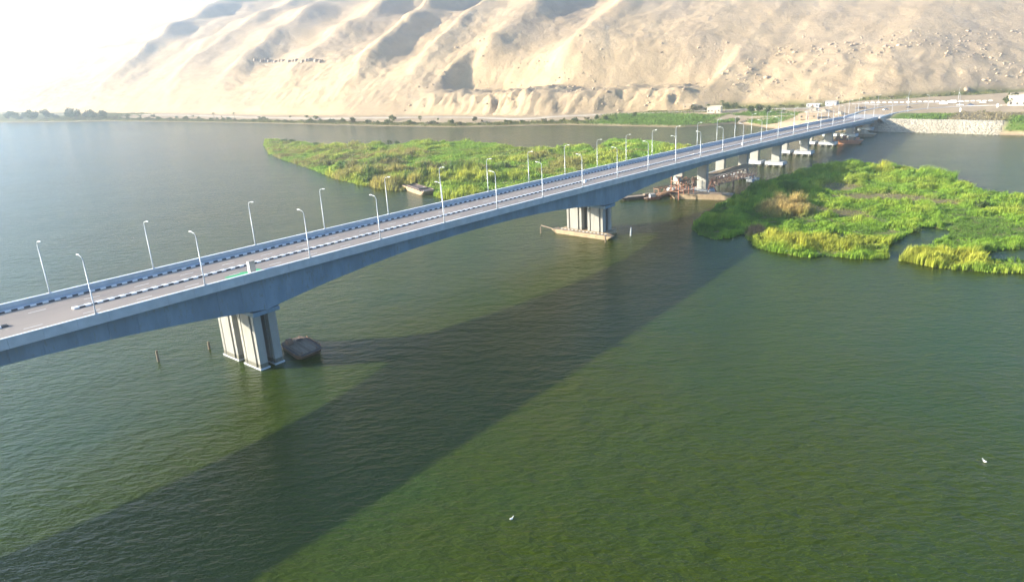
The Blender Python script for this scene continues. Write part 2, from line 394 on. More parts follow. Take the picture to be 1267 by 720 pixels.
# boulders lying on the lower slope: countless, one object
def ico(): 
    p = (1 + 5 ** .5) / 2
    v = np.array([(-1, p, 0), (1, p, 0), (-1, -p, 0), (1, -p, 0), (0, -1, p), (0, 1, p), (0, -1, -p), (0, 1, -p), (p, 0, -1), (p, 0, 1), (-p, 0, -1), (-p, 0, 1)], float) / 1.9
    f = np.array([(0, 11, 5), (0, 5, 1), (0, 1, 7), (0, 7, 10), (0, 10, 11), (1, 5, 9), (5, 11, 4), (11, 10, 2), (10, 7, 6), (7, 1, 8), (3, 9, 4), (3, 4, 2), (3, 2, 6), (3, 6, 8), (3, 8, 9), (4, 9, 5), (2, 4, 11), (6, 2, 10), (8, 6, 7), (9, 8, 1)])
    return v, f
iv, iff = ico()
nb = 1500
bt = np.concatenate([rng.uniform(-120, 160, nb - 500), rng.uniform(150, 470, 500)]); bu = rng.uniform(4, 115, nb) ** 1.0
keep = fbm(bt * .03, bu * .03, 3) > .44; bt, bu = bt[keep], bu[keep]
bs = foot(bt) + bu; bz = bank_z(foot(bt), bt) + hill_z(bs, bt); sz = rng.gamma(2.2, .26, len(bt)) + .3
jit = rng.uniform(.65, 1.35, (len(bt), 12, 1)) * iv[None] * sz[:, None, None] * np.array([1, 1, .75])
V = jit.reshape(-1, 3) + np.repeat(np.stack([BO[0] + bd[0] * bs + bn[0] * bt, BO[1] + bd[1] * bs + bn[1] * bt, bz], 1), 12, 0)
Fq = (iff[None] + 12 * np.arange(len(bt))[:, None, None]).reshape(-1, 3)
C = np.repeat(np.array([.48, .37, .26])[None] * rng.uniform(.75, 1.2, (len(bt), 1)), 12, 0)
tag(link('boulder_scatter', np_mesh('boulder_scatter', V, Fq, M['mountain'], C)), 'loose tan boulders strewn over the lower desert slope', 'boulders', kind='stuff')

nr_ = 3400; rt = rng.uniform(-68, 2, nr_); ru = rng.uniform(-2, 12, nr_); rs = edge(rt) + ru; rz_ = bank_z(rs, rt); sz = rng.uniform(.35, .75, nr_)
jit = rng.uniform(.7, 1.3, (nr_, 12, 1)) * iv[None] * sz[:, None, None] * np.array([1, 1, .6])
V = jit.reshape(-1, 3) + np.repeat(np.stack([BO[0] + bd[0] * rs + bn[0] * rt, BO[1] + bd[1] * rs + bn[1] * rt, rz_], 1), 12, 0)
Fq = (iff[None] + 12 * np.arange(nr_)[:, None, None]).reshape(-1, 3); C = np.repeat(np.array([.42, .385, .31])[None] * rng.uniform(.75, 1.15, (nr_, 1)), 12, 0)
tag(link('stone_revetment', np_mesh('stone_revetment', V, Fq, M['bank'], C)), 'pale rubble stones facing the bank slope right of the bridge end', 'stones', kind='stuff')

# ------------------------------------------------------------------ roads on the bank
def ribbon(pts, widths, zf, lift=.05, step=4.0):
    pts = [Vector((*p, 0)) for p in pts]; P = []; Wd = []
    for i in range(len(pts) - 1):
        a = pts[max(i - 1, 0)]; b = pts[i]; c = pts[i + 1]; dd = pts[min(i + 2, len(pts) - 1)]
        n = max(2, int((c - b).length / step))
        for k in range(n):
            x = k / n; P.append(.5 * ((2 * b) + (c - a) * x + (2 * a - 5 * b + 4 * c - dd) * x * x + (3 * b - a - 3 * c + dd) * x ** 3)); Wd.append(widths[i] + (widths[i + 1] - widths[i]) * x)
    P.append(pts[-1]); Wd.append(widths[-1]); vs = []
    for i, p in enumerate(P):
        dv = (P[min(i + 1, len(P) - 1)] - P[max(i - 1, 0)]).normalized(); nn = Vector((-dv.y, dv.x, 0))
        for k in np.linspace(-.5, .5, 5):
            q = p + nn * Wd[i] * k; vs.append((q.x, q.y, zf(q.x, q.y) + lift))
    fs = [(i * 5 + j, i * 5 + j + 5, i * 5 + j + 6, i * 5 + j + 1)[::-1] for i in range(len(P) - 1) for j in range(4)]
    return P, Wd, vs, fs
def road_sheet(name, pts, widths, mat, lift=.3):
    P, Wd, vs, fs = ribbon(pts, widths, lambda s, t: max(ground(s, t), 0) , lift)
    b = MB(); b.add([ST(*v) for v in vs], fs)
    o = b.build(name, mat); tag(o, kind='structure'); return P, Wd
# approach embankment that carries the road from the bridge end to the junction
JZ = zr(430) - .6
def jz(s, t): return JZ - .35 * float(sstep(430, 540, s)) 
P, Wd, vs, fs = ribbon([(429.8, 10.5), (455, 10.3), (485, 7), (515, -4), (535, -24), (546, -55), (556, -110), (580, -250)], [21.6, 22, 28, 36, 38, 36, 32, 30], jz, 0)
b = MB(); b.add([ST(*v) for v in vs], fs); tag(b.build('junction_road', M['gravel_road']), kind='structure')
b = MB(); n = len(P)
rim = [vs[i * 5] for i in range(n)], [vs[i * 5 + 4] for i in range(n)]
for sd, rr in ((-1, rim[0]), (1, rim[1])):
    a = []
    for i in range(n):
        dv = (P[min(i + 1, n - 1)] - P[max(i - 1, 0)]).normalized(); nn = Vector((-dv.y, dv.x, 0)) * sd
        a.append((ST(rr[i][0], rr[i][1], rr[i][2] - .02), ST(rr[i][0] + nn.x * 1.2, rr[i][1] + nn.y * 1.2, rr[i][2] - .06), ST(rr[i][0] + nn.x * 8, rr[i][1] + nn.y * 8, rr[i][2] - 5.5)))
    for i in range(n - 1):
        for k in range(2):
            q = (a[i][k], a[i + 1][k], a[i + 1][k + 1], a[i][k + 1]); b.add(q if sd > 0 else q[::-1], [(0, 1, 2, 3)][:1])
b.add([ST(vs[k][0], vs[k][1], vs[k][2] - (0.02 if e == 0 else 8)) for e in (0, 1) for k in range(5)], [(0, 1, 6, 5), (1, 2, 7, 6), (2, 3, 8, 7), (3, 4, 9, 8)])
for sd, rr in ((-1, rim[0]), (1, rim[1])):
    kw_ = MB(); sec = []
    for i in range(n):
        dv = (P[min(i + 1, n - 1)] - P[max(i - 1, 0)]).normalized(); nn = Vector((-dv.y, dv.x, 0)) * sd
        x, y, z = rr[i]; a_ = (x + nn.x * .05, y + nn.y * .05); c_ = (x + nn.x * .5, y + nn.y * .5)
        sec.append([ST(*a_, z - .3), ST(*c_, z - .3), ST(*c_, z + .75), ST(*a_, z + .75)] if sd > 0 else [ST(*c_, z - .3), ST(*a_, z - .3), ST(*a_, z + .75), ST(*c_, z + .75)])
    sec = sec[1:] if sd < 0 else sec[1:int(n * .38)]
    kw_.loft(sec[::-1]); tag(kw_.build('roadside_wall', M['white']), 'low white wall along the river edge of the junction road' if sd < 0 else 'low white wall on the hillside edge where the bridge road ends', 'wall')
E_mat = pmat('embankment earth', (.42, .34, .24), (.3, .25, .17), .95, .15, bump=.3)
tag(b.build('approach_embankment', E_mat), kind='structure')
road_sheet('bank_road', [(523, 22), (536, 50), (532, 100), (512, 150), (478, 205), (448, 262), (424, 300), (420, 380), (408, 450), (392, 560), (385, 700), (378, 880), (350, 1200), (330, 1600)], [9, 8, 7, 7, 7, 7, 7, 7, 7, 7, 7, 7, 7, 7], pmat('pale sand road', (.60, .52, .40), (.52, .44, .33), .95, .1, bump=.1))

# ------------------------------------------------------------------ the bridge
bridge = empty('road_bridge', ST(0, 0, 0), TH)
tag(bridge, 'long concrete road bridge with a haunched girder and paired piers crossing the river', 'bridge')
PIERS = [-139.0, -10.2, 118.6]; APP = [193.5, 234, 273.5, 313, 352, 391, 426]
def depth(s):                                                          # girder depth below the lamp-foot line
    if s > 193: return 3.1
    if s > 170: return 3.1 + (3.95 - 3.1) * (193 - s) / 23
    dmin = min(abs(s - p) for p in PIERS); x = max(0, 1 - dmin / 63)
    return 3.95 + 4.35 * x ** 2.1
S0, S1 = -240.0, 430.0
edges = list(np.arange(S0, 190, 5.0)) + list(np.arange(190, S1 + .1, 7.5))
for tA, tB, nm in ((1.7, 8.7, 'near'), (12.3, 19.3, 'far')):
    for a, b_ in zip(edges[:-1], edges[1:]):
        if nm == 'far' and int((a - S0) / 5) % 1: continue
        g_ = .02; a2, b2 = a + g_, b_ - g_
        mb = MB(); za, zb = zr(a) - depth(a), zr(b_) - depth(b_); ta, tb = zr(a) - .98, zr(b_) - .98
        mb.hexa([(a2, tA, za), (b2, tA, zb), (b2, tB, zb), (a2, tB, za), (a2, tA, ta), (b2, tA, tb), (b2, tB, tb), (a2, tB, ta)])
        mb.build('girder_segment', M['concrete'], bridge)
def strip(t0, t1, z0, z1, s0=S0, s1=S1, step=10.0, gap=0.0):
    mb = MB(); ss = list(np.arange(s0, s1, step)) + [s1]
    mb.loft([[(s, t1, zr(s) + z0), (s, t0, zr(s) + z0), (s, t0, zr(s) + z1), (s, t1, zr(s) + z1)] for s in ss]); return mb
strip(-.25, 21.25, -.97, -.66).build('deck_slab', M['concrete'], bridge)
strip(2.0, 10.0, -.65, -.60).build('road_surface', M['asphalt'], bridge)
strip(11.0, 19.0, -.65, -.60).build('road_surface', M['asphalt'], bridge)
strip(10.0, 11.0, -.65, -.602, -53.0, -42.0).build('road_surface', M['asphalt'], bridge)
strip(.15, 1.7, -.65, -.37).build('walkway', M['parapet'], bridge)
strip(19.3, 20.85, -.65, -.37).build('walkway', M['parapet'], bridge)
strip(10.33, 10.67, -.65, -.34, -42.0).build('median_fill', M['white'], bridge)
strip(10.33, 10.67, -.65, -.34, S0, -53.0).build('median_fill', M['white'], bridge)
pe = list(np.arange(S0, S1 + .1, 5.0))
for t0, t1 in ((-.3, .12), (20.88, 21.3)):
    for a, b_ in zip(pe[:-1], pe[1:]):
        mb = MB(); a2, b2 = a + .015, b_ - .015
        prof = [(t0, -1.25), (t1, -.64), (t1, .36), (t1 + .05, .37), (t1 + .05, .52), (t0 - .05, .52), (t0 - .05, .37), (t0, .36)]
        if t0 < 0: prof = [(t0, -1.25), (t0 + .2, -1.25), (t0 + .2, -.98), (t1, -.64), (t1, .36), (t1 + .05, .37), (t1 + .05, .52), (t0 - .05, .52), (t0 - .05, .37), (t0, .36)]
        else: prof = [(t1, -1.25), (t1, .36), (t1 + .05, .37), (t1 + .05, .52), (t0 - .05, .52), (t0 - .05, .37), (t0, .36), (t0, -.64), (t1 - .2, -.98), (t1 - .2, -1.25)]
        r1 = [(a2, t, zr(a) + z) for t, z in prof]; r2 = [(b2, t, zr(b_) + z) for t, z in prof]
        mb.loft([r1, r2]); mb.build('parapet', M['parapet'], bridge)
for t0, t1 in ((-.37, .19), (20.81, 21.37)): strip(t0, t1, .523, .585).build('parapet_sunlit_top', M['white'], bridge)  # white strips stand in for sunlight on the parapet tops
# kerb stones: black and white in turn; the nearest 300 are parts, the rest one mesh
kw = MB().box(0, .985, -.165, .165, 0, .3).mesh('kerb_stone', M['white']); kb = MB().box(0, .985, -.165, .165, 0, .3).mesh('kerb_stone', M['black'])
rest = MB(); slope = lambda s: math.atan(.01756 + 5.52e-5 * s)
rows = [(10.165, -1), (19.14, 0), (10.835, 1), (1.86, 2)]
cand = []
for t, kd in rows:
    for k in range(int(S0), int(S1)):
        if kd in (-1, 1) and -53 < k < -42: continue
        cand.append((k, t, kd))
vis = sorted([c for c in cand if c[2] in (-1, 0) and c[0] >= -58], key=lambda c: c[0])[:300]; visset = set(vis)
for k, t, kd in cand:
    wht = (k % 2 == 0)
    if (k, t, kd) in visset:
        o = link('kerb_stone', kw if wht else kb, bridge, (k, t, zr(k) - .64)); o.rotation_euler = (0, slope(k), 0)
    else:
        z0, z1 = zr(k) - .64, zr(k + 1) - .64
        rest.hexa([(k, t - .165, z0), (k + .985, t - .165, z1), (k + .985, t + .165, z1), (k, t + .165, z0), (k, t - .165, z0 + .3), (k + .985, t - .165, z1 + .3), (k + .985, t + .165, z1 + .3), (k, t + .165, z0 + .3)], 0 if wht else 1)
tag(rest.build('kerb_stone_row', [M['white'], M['black']], bridge), kind='stuff')
# lane dashes
dm = MB().add([(0, -.09, 0), (2.8, -.09, 0), (2.8, .09, 0), (0, .09, 0)], [(0, 1, 2, 3)]).mesh('lane_marking', M['paint'])
for k in range(-2, 58):
    for t, off in ((6.1, 0), (15.0, 3.4)):
        s = -51.0 + 9.1 * k + off
        if s > 425: continue
        o = link('lane_marking', dm, bridge, (s, t, zr(s) - .593)); o.rotation_euler = (0, slope(s), 0)
# main piers: two leaves along the bridge, two grooved columns in each
def column_poly(y0, y1, x0, x1):
    wd = y1 - y0; g = .4
    ys_ = [y0, y0 + .14 * wd, y0 + .14 * wd, y0 + .23 * wd, y0 + .23 * wd, y0 + .77 * wd, y0 + .77 * wd, y0 + .86 * wd, y0 + .86 * wd, y1]
    left = list(zip([x0, x0, x0 + g, x0 + g, x0 - .12, x0 - .12, x0 + g, x0 + g, x0, x0], ys_))
    right = list(zip([x1, x1, x1 - g, x1 - g, x1 + .12, x1 + .12, x1 - g, x1 - g, x1, x1], ys_))[::-1]
    return (left + right)[::-1]
for sp in PIERS:
    pr = empty('pier', (sp, 10.5, 0)); pr.parent = bridge
    zt = zr(sp) - depth(sp) + .05
    for x0, x1 in ((-2.7, -.9), (.8, 2.6)):
        for y0, y1 in ((-7.4, -1.25), (1.25, 7.4)):
            c = MB().prism(column_poly(y0, y1, x0, x1), -4, zt - .35); 
            c.build('column', M['column'], pr)
            MB().box(x0 - .25, x1 + .25, y0 - .25, y1 + .25, -4, .35).build('footing', M['parapet'], pr)
            MB().prism([(p[0] * 1.0 + .02 * (1 if p[0] > (x0 + x1) / 2 else -1), p[1] + .02 * (1 if p[1] > (y0 + y1) / 2 else -1)) for p in column_poly(y0, y1, x0, x1)], .36, 1.25).build('waterline_stain', M['wet'], pr)
    for y0, y1 in ((-8.8, -1.8), (1.8, 8.8)):
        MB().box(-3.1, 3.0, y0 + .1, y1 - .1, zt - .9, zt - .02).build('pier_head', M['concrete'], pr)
# pile cap with the fender rail at the second pier
pr2 = [o for o in bridge.children if o.name.startswith('pier') and abs(o.location.x - 118.6) < .1][0]
mb = MB(); mb.prism([(-3.6, -8.8), (3.8, -8.8), (3.8, 9.2), (-3.6, 9.2)], .1, 1.1); mb.build('pile_cap', M['hull'], pr2)
for y in np.arange(-8, 8.5, 2.0): MB().box(-3.78, -3.61, y - .25, y + .25, .2, 1.3).build('fender_block', M['deckwood'], pr2)
# approach piers: near and far column, each on its own cap and piles
for sp in APP:
    pr = empty('pier', (sp, 10.5, 0)); pr.parent = bridge
    zt = zr(sp) - depth(sp)
    zg = 0 if sp < 405 else 0
    for yc in (-5.4, 5.4):
        MB().prism([(-.9, yc - 1.9), (-.6, yc - 2.2), (.6, yc - 2.2), (.9, yc - 1.9), (.9, yc + 1.9), (.6, yc + 2.2), (-.6, yc + 2.2), (-.9, yc + 1.9)], 2.5, zt - .8).build('column', M['column'], pr)
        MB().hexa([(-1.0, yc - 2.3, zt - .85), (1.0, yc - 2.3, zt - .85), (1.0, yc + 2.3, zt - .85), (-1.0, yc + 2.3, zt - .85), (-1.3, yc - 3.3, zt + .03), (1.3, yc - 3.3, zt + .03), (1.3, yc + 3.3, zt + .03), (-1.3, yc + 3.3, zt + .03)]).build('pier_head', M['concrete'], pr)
        MB().box(-3.0, 3.0, yc - 4.4, yc + 4.4, 1.05, 2.55).build('pile_cap', M['parapet'], pr)
        for px_ in (-2, 2):
            for py_ in (-3.4, 0, 3.4):
                MB().tube([(px_, yc + py_, -4), (px_, yc + py_, 1.1)], .6, 10).build('pile', M['wet'], pr, smooth=True)

# ------------------------------------------------------------------ lamps
ORD = 'first second third fourth fifth sixth seventh eighth ninth tenth eleventh twelfth thirteenth fourteenth fifteenth sixteenth seventeenth eighteenth nineteenth twentieth twenty-first twenty-second twenty-third twenty-fourth twenty-fifth twenty-sixth'.split()
def make_lamp():
    r = empty('street_lamp', (0, 0, 0))
    MB().box(-.22, .22, -.22, .22, -.05, .06).build('base_plate', M['galv'], r)
    MB().tube([(0, 0, 0), (0, 0, .9), (0, 0, 9.6)], [.14, .115, .07], 10).build('pole', M['galv'], r, True)
    MB().tube([(0, 0, 9.5), (0, .12, 9.95), (0, .45, 10.25), (0, 1.5, 10.45)], [.07, .07, .065, .055], 8).build('arm', M['galv'], r, True)
    h = MB(); h.loft([[(x * wd, y, 10.44 + z * ht) for x, z in ((-1, 0), (-.7, .8), (.7, .8), (1, 0), (.6, -.7), (-.6, -.7))][::-1] for y, wd, ht in ((1.25, .07, .06), (1.5, .17, .12), (1.95, .19, .12), (2.2, .1, .05))])
    h.build('lamp_head', M['lens'], r); return r
lamp0 = make_lamp(); first = True
ks = [-41.9, -22.7, .45] + [19.5] + [20.0 * k for k in range(2, 22)]
for row, tt in (('near', -.1), ('far', 21.1)):
    for i, s in enumerate(ks):
        l = lamp0 if first else copy_tree(lamp0); first = False
        l.location = ST(s, tt, zr(s) + .63); l.rotation_euler = (0, 0, TH + (0 if row == 'near' else math.pi))
        l.scale = (1, 1, .955)
        tag(l, f'grey street lamp on the {row} parapet, {ORD[i]} from the left end of the bridge', 'street lamp', 'street lamps along the bridge parapets')
for i, (s, t, nm) in enumerate([(452, -3, 'first'), (472, -8, 'second'), (492, -16, 'third'), (508, -32, 'fourth')]):
    l = copy_tree(lamp0); l.location = ST(s, t, JZ - .1); l.rotation_euler = (0, 0, TH - .3 * i)
    tag(l, f'street lamp on the near edge of the junction road, {nm} beyond the bridge end', 'street lamp', 'street lamps of the junction')
for i, (s, t, nm) in enumerate([(452, 24, 'first'), (474, 24, 'second'), (500, 18, 'third'), (535, 6, 'fourth'), (562, -22, 'fifth')]):
    l = copy_tree(lamp0); l.location = ST(s, t, JZ - .15); l.rotation_euler = (0, 0, TH + math.pi - .3 * i)
    tag(l, f'street lamp on the hillside edge of the junction road, {nm} beyond the bridge end', 'street lamp', 'street lamps of the junction')

# cabinet and green net on the bridge
cb = empty('roadside_cabinet', ST(-11.5, 2.5, zr(-11.5) - .595), TH)
tag(cb, 'tall narrow tan cabinet with its sunlit side coloured white behind the near parapet', 'cabinet')
mb = MB(); mb.box(-.62, .62, -.4, .4, .08, 2.75); mb.build('cabinet_body', M['cabinet'], cb)
MB().box(-.68, -.625, -.42, .42, .08, 2.78).build('sunlit_side', M['white'], cb)  # sunlight on the left face put in as a white sheet
MB().box(-.72, .7, -.48, .48, 2.79, 2.88).build('cabinet_top', M['cabinet'], cb); MB().box(-.55, .55, -.35, .35, 0, .078).build('plinth', M['parapet'], cb)
dr = MB().box(-.5, .5, -.43, -.402, .2, 2.6).build('door', M['cabinet'], cb); MB().box(.36, .42, -.47, -.432, 1.2, 1.45).build('handle', M['galv'], dr)
mb = MB(); nu, nv = 22, 9; pts = []
for i in range(nu):
    for j in range(nv):
        s = -16.2 + 7.6 * i / (nu - 1); t = 3.0 + 2.3 * j / (nv - 1) * (1 - .35 * abs(i / (nu - 1) - .5)) + .3 * math.sin(i * .7)
        pts.append(tuple(ST(s, t, zr(s) - .59 + .05 + .10 * abs(math.sin(i * 1.3 + j * .9)) + .07 * math.sin(i * .6 + j * 1.7) ** 2)))
mb.add(pts, [(i * nv + j, (i + 1) * nv + j, (i + 1) * nv + j + 1, i * nv + j + 1) for i in range(nu - 1) for j in range(nv - 1)])
tag(mb.build('green_net', M['cloth'], smooth=True), 'crumpled bright green net lying on the near lanes beside the tan cabinet', 'net')
def barrier_at(s, t, lab):
    e = MB(); e.loft([[(-.6, -.28, 0), (.6, -.28, 0), (.6, .28, 0), (-.6, .28, 0)], [(-.6, -.24, .25), (.6, -.24, .25), (.6, .24, .25), (-.6, .24, .25)], [(-.55, -.1, .5), (.55, -.1, .5), (.55, .1, .5), (-.55, .1, .5)], [(-.52, -.09, .95), (.52, -.09, .95), (.52, .09, .95), (-.52, .09, .95)]])
    o = e.build('road_barrier', M['white'], None, loc=ST(s, t, zr(s) - .598), rz=TH); tag(o, lab, 'barrier', 'white barrier blocks on the bridge')
barrier_at(114, 8.6, 'white barrier block on the near lanes above the second pier')
barrier_at(240, 8.6, 'white barrier block far along the near lanes past the steel truss')
barrier_at(146, 20.1, 'white barrier block on the far walkway beside a lamp post')

# ------------------------------------------------------------------ boats, barges, steelwork
def hull(mb, L, Wd, H, rake=2.0, z0=-.4, mi=0, bow=.75):
    """barge hull: raked ends, slightly narrower bow; x along"""
    a, c = L / 2, Wd / 2
    rings = []
    for x0, x1, k in ((-a + rake, -a, bow), (-a + rake * 1.4, -a + rake * 1.4, 1.0), (a - rake * 1.4, a - rake * 1.4, 1.0), (a - rake, a, bow)):
        rings.append([(x0, -c * k * .94, z0), (x1, -c * k, H), (x1, c * k, H), (x0, c * k * .94, z0)])
    mb.loft(rings, mi); return mb
def barge(name, s, t, ang, L, Wd, H, mh, md, label, cat='barge', hold=True, z=0.0, tilt=(0, 0), group=None):
    r = empty(name, ST(s, t, z), TH + ang); r.rotation_euler = (tilt[0], tilt[1], TH + ang); tag(r, label, cat, group)
    h = MB(); hull(h, L, Wd, H - .12); h.build('hull', mh, r)
    a, c = L / 2, Wd / 2; MB().prism([(-a + .3, -c * .72), (-a + 2.6, -c + .18), (a - 2.6, -c + .18), (a - .3, -c * .72), (a - .3, c * .72), (a - 2.6, c - .18), (-a + 2.6, c - .18), (-a + .3, c * .72)], H - .118, H - .02).build('deck', md, r)
    for sy in (-1, 1): MB().box(-a + 2.4, a - 2.4, sy * (c - .02) - .09, sy * (c - .02) + .09, H - .119, H + .16).build('gunwale', mh, r)
    if hold:
        for y in (-c * .62, c * .62): MB().box(-a * .55, a * .55, y - .08, y + .08, H - .019, H + .55).build('hatch_coaming', md, r)
        for x in (-a * .55, a * .55): MB().box(x - .08, x + .08, -c * .6, c * .6, H - .019, H + .548).build('hatch_coaming', md, r)
        MB().box(-a * .53, a * .53, -c * .58, c * .58, H - .018, H + .1).build('hold_floor', M['hulldark'], r)
    for x in (-a + 1.4, a - 1.4):
        for y in (-c * .55, c * .55): MB().tube([(x, y, H - .02), (x, y, H + .4)], .14, 8).build('bollard', M['rust'], r)
    return r
# half-sunk pontoon by the first pier
barge('work_pontoon', -1.6, 5.0, R(78), 12.5, 6.0, 1.1, M['rust'], M['hulldark'], 'small dark rusty pontoon moored against the nearest pier', hold=False, z=.1, tilt=(R(-6), R(2)))
wp = bpy.data.objects['work_pontoon']
for k in range(7): MB().box(-5.2 + .15 * (k % 2), 5.1 - .2 * (k % 3), -2.35 + k * .68, -1.75 + k * .68, 1.082, 1.13 + .02 * (k % 2)).build('deck_board', M['deckwood'] if k % 3 else M['wood'], wp)
MB().box(2.6, 4.0, .6, 1.9, 1.16, 2.2).build('tool_chest', M['rust'], wp); MB().tube([(3.2, -1.7, 1.16), (3.2, -.4, 1.16 + .3)], .28, 9).build('winch_drum', M['hulldark'], wp)
b2 = barge('work_pontoon', 113.2, 9.6, R(90), 24.5, 3.2, 1.25, M['hull'], M['deckwood'], 'long tan pontoon lying in front of the second pier', hold=False)
for x in np.arange(-9, 9.1, 1.5): MB().box(x - .3, x + .3, -.75, -.45, 1.232, 1.45).build('deck_cleat', M['parapet'], b2)
ba = MB(); ba.bar((-2, 0, 0), (4.5, 0, .35), .35, .3); tag(ba.build('timber_beam', M['wood'], loc=ST(113.4, 23.6, 1.0), rz=TH + R(80)), 'pale timber beam sticking out from the left end of the tan pontoon', 'beam')
barge('old_river_barge', 147.0, 128.0, R(70), 27, 7.0, 1.9, M['hull'], M['hulldark'], 'old open-hold tan barge drawn up beside the reed island left of the bridge')
barge('work_barge', 178.5, 23.0, R(-36), 23, 4.2, 1.2, M['hulldark'], M['deckwood'], 'dark low barge loaded with timber under the bridge left of the tan pontoon', hold=False)
pb = barge('work_barge', 187.2, 2.4, R(-72), 25, 6.0, 2.0, M['hull'], M['deckwood'], 'broad tan pontoon barge under the bridge in front of the steel truss', hold=False)
sb = barge('small_boat', 176.6, 18.6, R(-34), 8.0, 2.2, 1.0, M['redrust'], M['deckwood'], 'small pinkish boat moored at the dark barge below the girder', 'boat', hold=False)
MB().box(-1.5, 1.0, -.7, .7, .98, 2.3).build('cabin', M['parapet'], sb)
def plank_stack(name, s, t, z, ang, L, n, label):
    r = empty(name, ST(s, t, z), TH + ang); tag(r, label, 'planks', 'plank stacks on the barges')
    for k in range(n):
        y = (k % 4) * .42 - .63; zz = (k // 4) * .2
        MB().box(-L / 2 + .2 * random.random(), L / 2 - .3 * random.random(), y - .19, y + .19, zz, zz + .18).build('plank', M['deckwood'] if k % 3 else M['wood'], r)
plank_stack('plank_stack', 181, 21.5, 1.2, R(-30), 8, 12, 'stack of planks on the dark low barge')
plank_stack('plank_stack', 188.2, 9.5, 2.1, R(-50), 6, 10, 'stack of planks on the left end of the tan pontoon barge')
plank_stack('plank_stack', 187.9, -3.5, 2.1, R(-68), 5, 8, 'stack of planks on the right end of the tan pontoon barge')
def truss(r, x0, x1, y, z0, z1, n, mat, wd=.3):
    MB().bar((x0, y, z0), (x1, y, z0), wd, wd).build('lower_chord', mat, r); MB().bar((x0, y, z1), (x1, y, z1), wd, wd).build('upper_chord', mat, r)
    dx = (x1 - x0) / n
    for i in range(n + 1):
        MB().bar((x0 + i * dx, y, z0 + .1), (x0 + i * dx, y, z1 - .1), wd * .6).build('post', mat, r)
    for i in range(n):
        a, c = (z0 + .1, z1 - .1) if i % 2 else (z1 - .1, z0 + .1)
        MB().bar((x0 + i * dx, y - .08, a), (x0 + (i + 1) * dx, y - .08, c), wd * .55).build('diagonal', mat, r)
        MB().bar((x0 + i * dx, y + .1, c), (x0 + (i + 1) * dx, y + .1, a), wd * .55).build('diagonal', mat, r)
tr = empty('truss_gangway', ST(194, 3.6, 0), TH + R(-8)); tag(tr, 'long rusty lattice truss gangway running under the bridge beside the approach piers', 'truss')
M['trussrust'] = pmat('weathered brown steel', (.40, .25, .18), (.28, .17, .13), .75, .8, bump=.2)
truss(tr, 0, 39, 0, 2.9, 6.6, 14, M['trussrust'], .34); truss(tr, 0, 39, 7.0, 2.9, 6.6, 14, M['trussrust'], .34)
for i in range(21): MB().bar((i * 1.95, .2, 2.9), (i * 1.95, 6.8, 2.9), .2).build('cross_beam', M['rust'], tr)
for i in range(4): MB().box(.5, 38.5, .5 + i * 1.55, 1.7 + i * 1.55, 6.78, 6.95).build('deck_plank', M['deckwood'] if i % 2 else M['hull'], tr)
for x in (4, 20, 36):
    for y in (.0, 7.0): MB().tube([(x, y, -4), (x, y, 2.8)], .4, 10).build('pile', M['hulldark'], tr, True)
for x in (33.5, 37.5): MB().box(x - 1.2, x + 1.2, -1.6, 1.0, .5, 1.6).build('pile_cap', M['parapet'], tr)
# steel staging tower and derrick on the pontoon barge
tw = empty('staging_tower', ST(183.5, 9.0, 2.0), TH + R(-20)); tag(tw, 'red-brown lattice staging tower standing under the girder behind the tan barge', 'tower')
for ix, x in enumerate((-4, -1.3, 1.4, 4.1)):
    for y in (-2.2, 2.2): MB().bar((x, y, 0 if ix else -1.9), (x, y, 7.6 - .5 * ix), .28).build('leg', M['redrust'], tw)
for z in (1.4, 3.4, 5.4):
    for y in (-2.2, 2.2): MB().bar((-4, y, z), (4.1, y, z), .2).build('ledger', M['redrust'], tw)
    for x in (-4, -1.3, 1.4, 4.1): MB().bar((x, -2.2, z), (x, 2.2, z), .18).build('transom', M['rust'], tw)
for k in range(3):
    x = -4 + 2.7 * k
    for y in (-2.3, 2.3):
        MB().bar((x, y, 1.4), (x + 2.7, y, 3.4), .16).build('brace', M['rust'], tw); MB().bar((x + 2.7, y, 3.4), (x, y, 5.4), .16).build('brace', M['rust'], tw)
MB().box(-4.3, 1.8, -2.5, 2.5, 5.55, 5.7).build('platform', M['deckwood'], tw); MB().box(-4.2, -2.2, -1.6, .6, 5.71, 7.2).build('tool_box', M['parapet'], tw)
MB().bar((-3.5, -2.4, 7.4), (5.5, -3.2, 5.2), .3).build('jib', M['orange'], tw)
af = empty('derrick_frame', ST(192.5, .5, 2.05), TH + R(-60)); tag(af, 'red A-frame derrick on the broad tan pontoon at the left end of the truss', 'derrick')
for sx in (-1.6, 1.6):
    MB().bar((sx, -1.2, 0), (0, 0, 5.0), .26).build('leg', M['redrust'], af); MB().bar((sx, 1.2, 0), (0, .1, 5.0), .26).build('leg', M['redrust'], af)
MB().bar((-.95, -.72, 2.0), (.95, -.72, 2.0), .18).build('tie', M['redrust'], af); MB().bar((0, 0, 4.8), (0, -3.2, 3.6), .22).build('jib', M['redrust'], af)
pw = empty('pipe_bundle', ST(179.5, 13.5, 2.4), TH + R(-30)); tag(pw, 'bundle of rusty steel pipes lying on the left staging below the girder', 'pipes')
for k in range(9): MB().tube([(-5 + .4 * (k % 3), (k % 5) * .5 - 1, (k // 5) * .45), (5 - .5 * (k % 2), (k % 5) * .5 - 1, (k // 5) * .45 + .1)], .22, 8).build('pipe', M['rust'], pw, True)
tw2 = empty('pile_frame', ST(187.5, 17.5, -.6), TH + R(-25)); tag(tw2, 'low brown trestle of steel piles left of the staging tower', 'trestle')
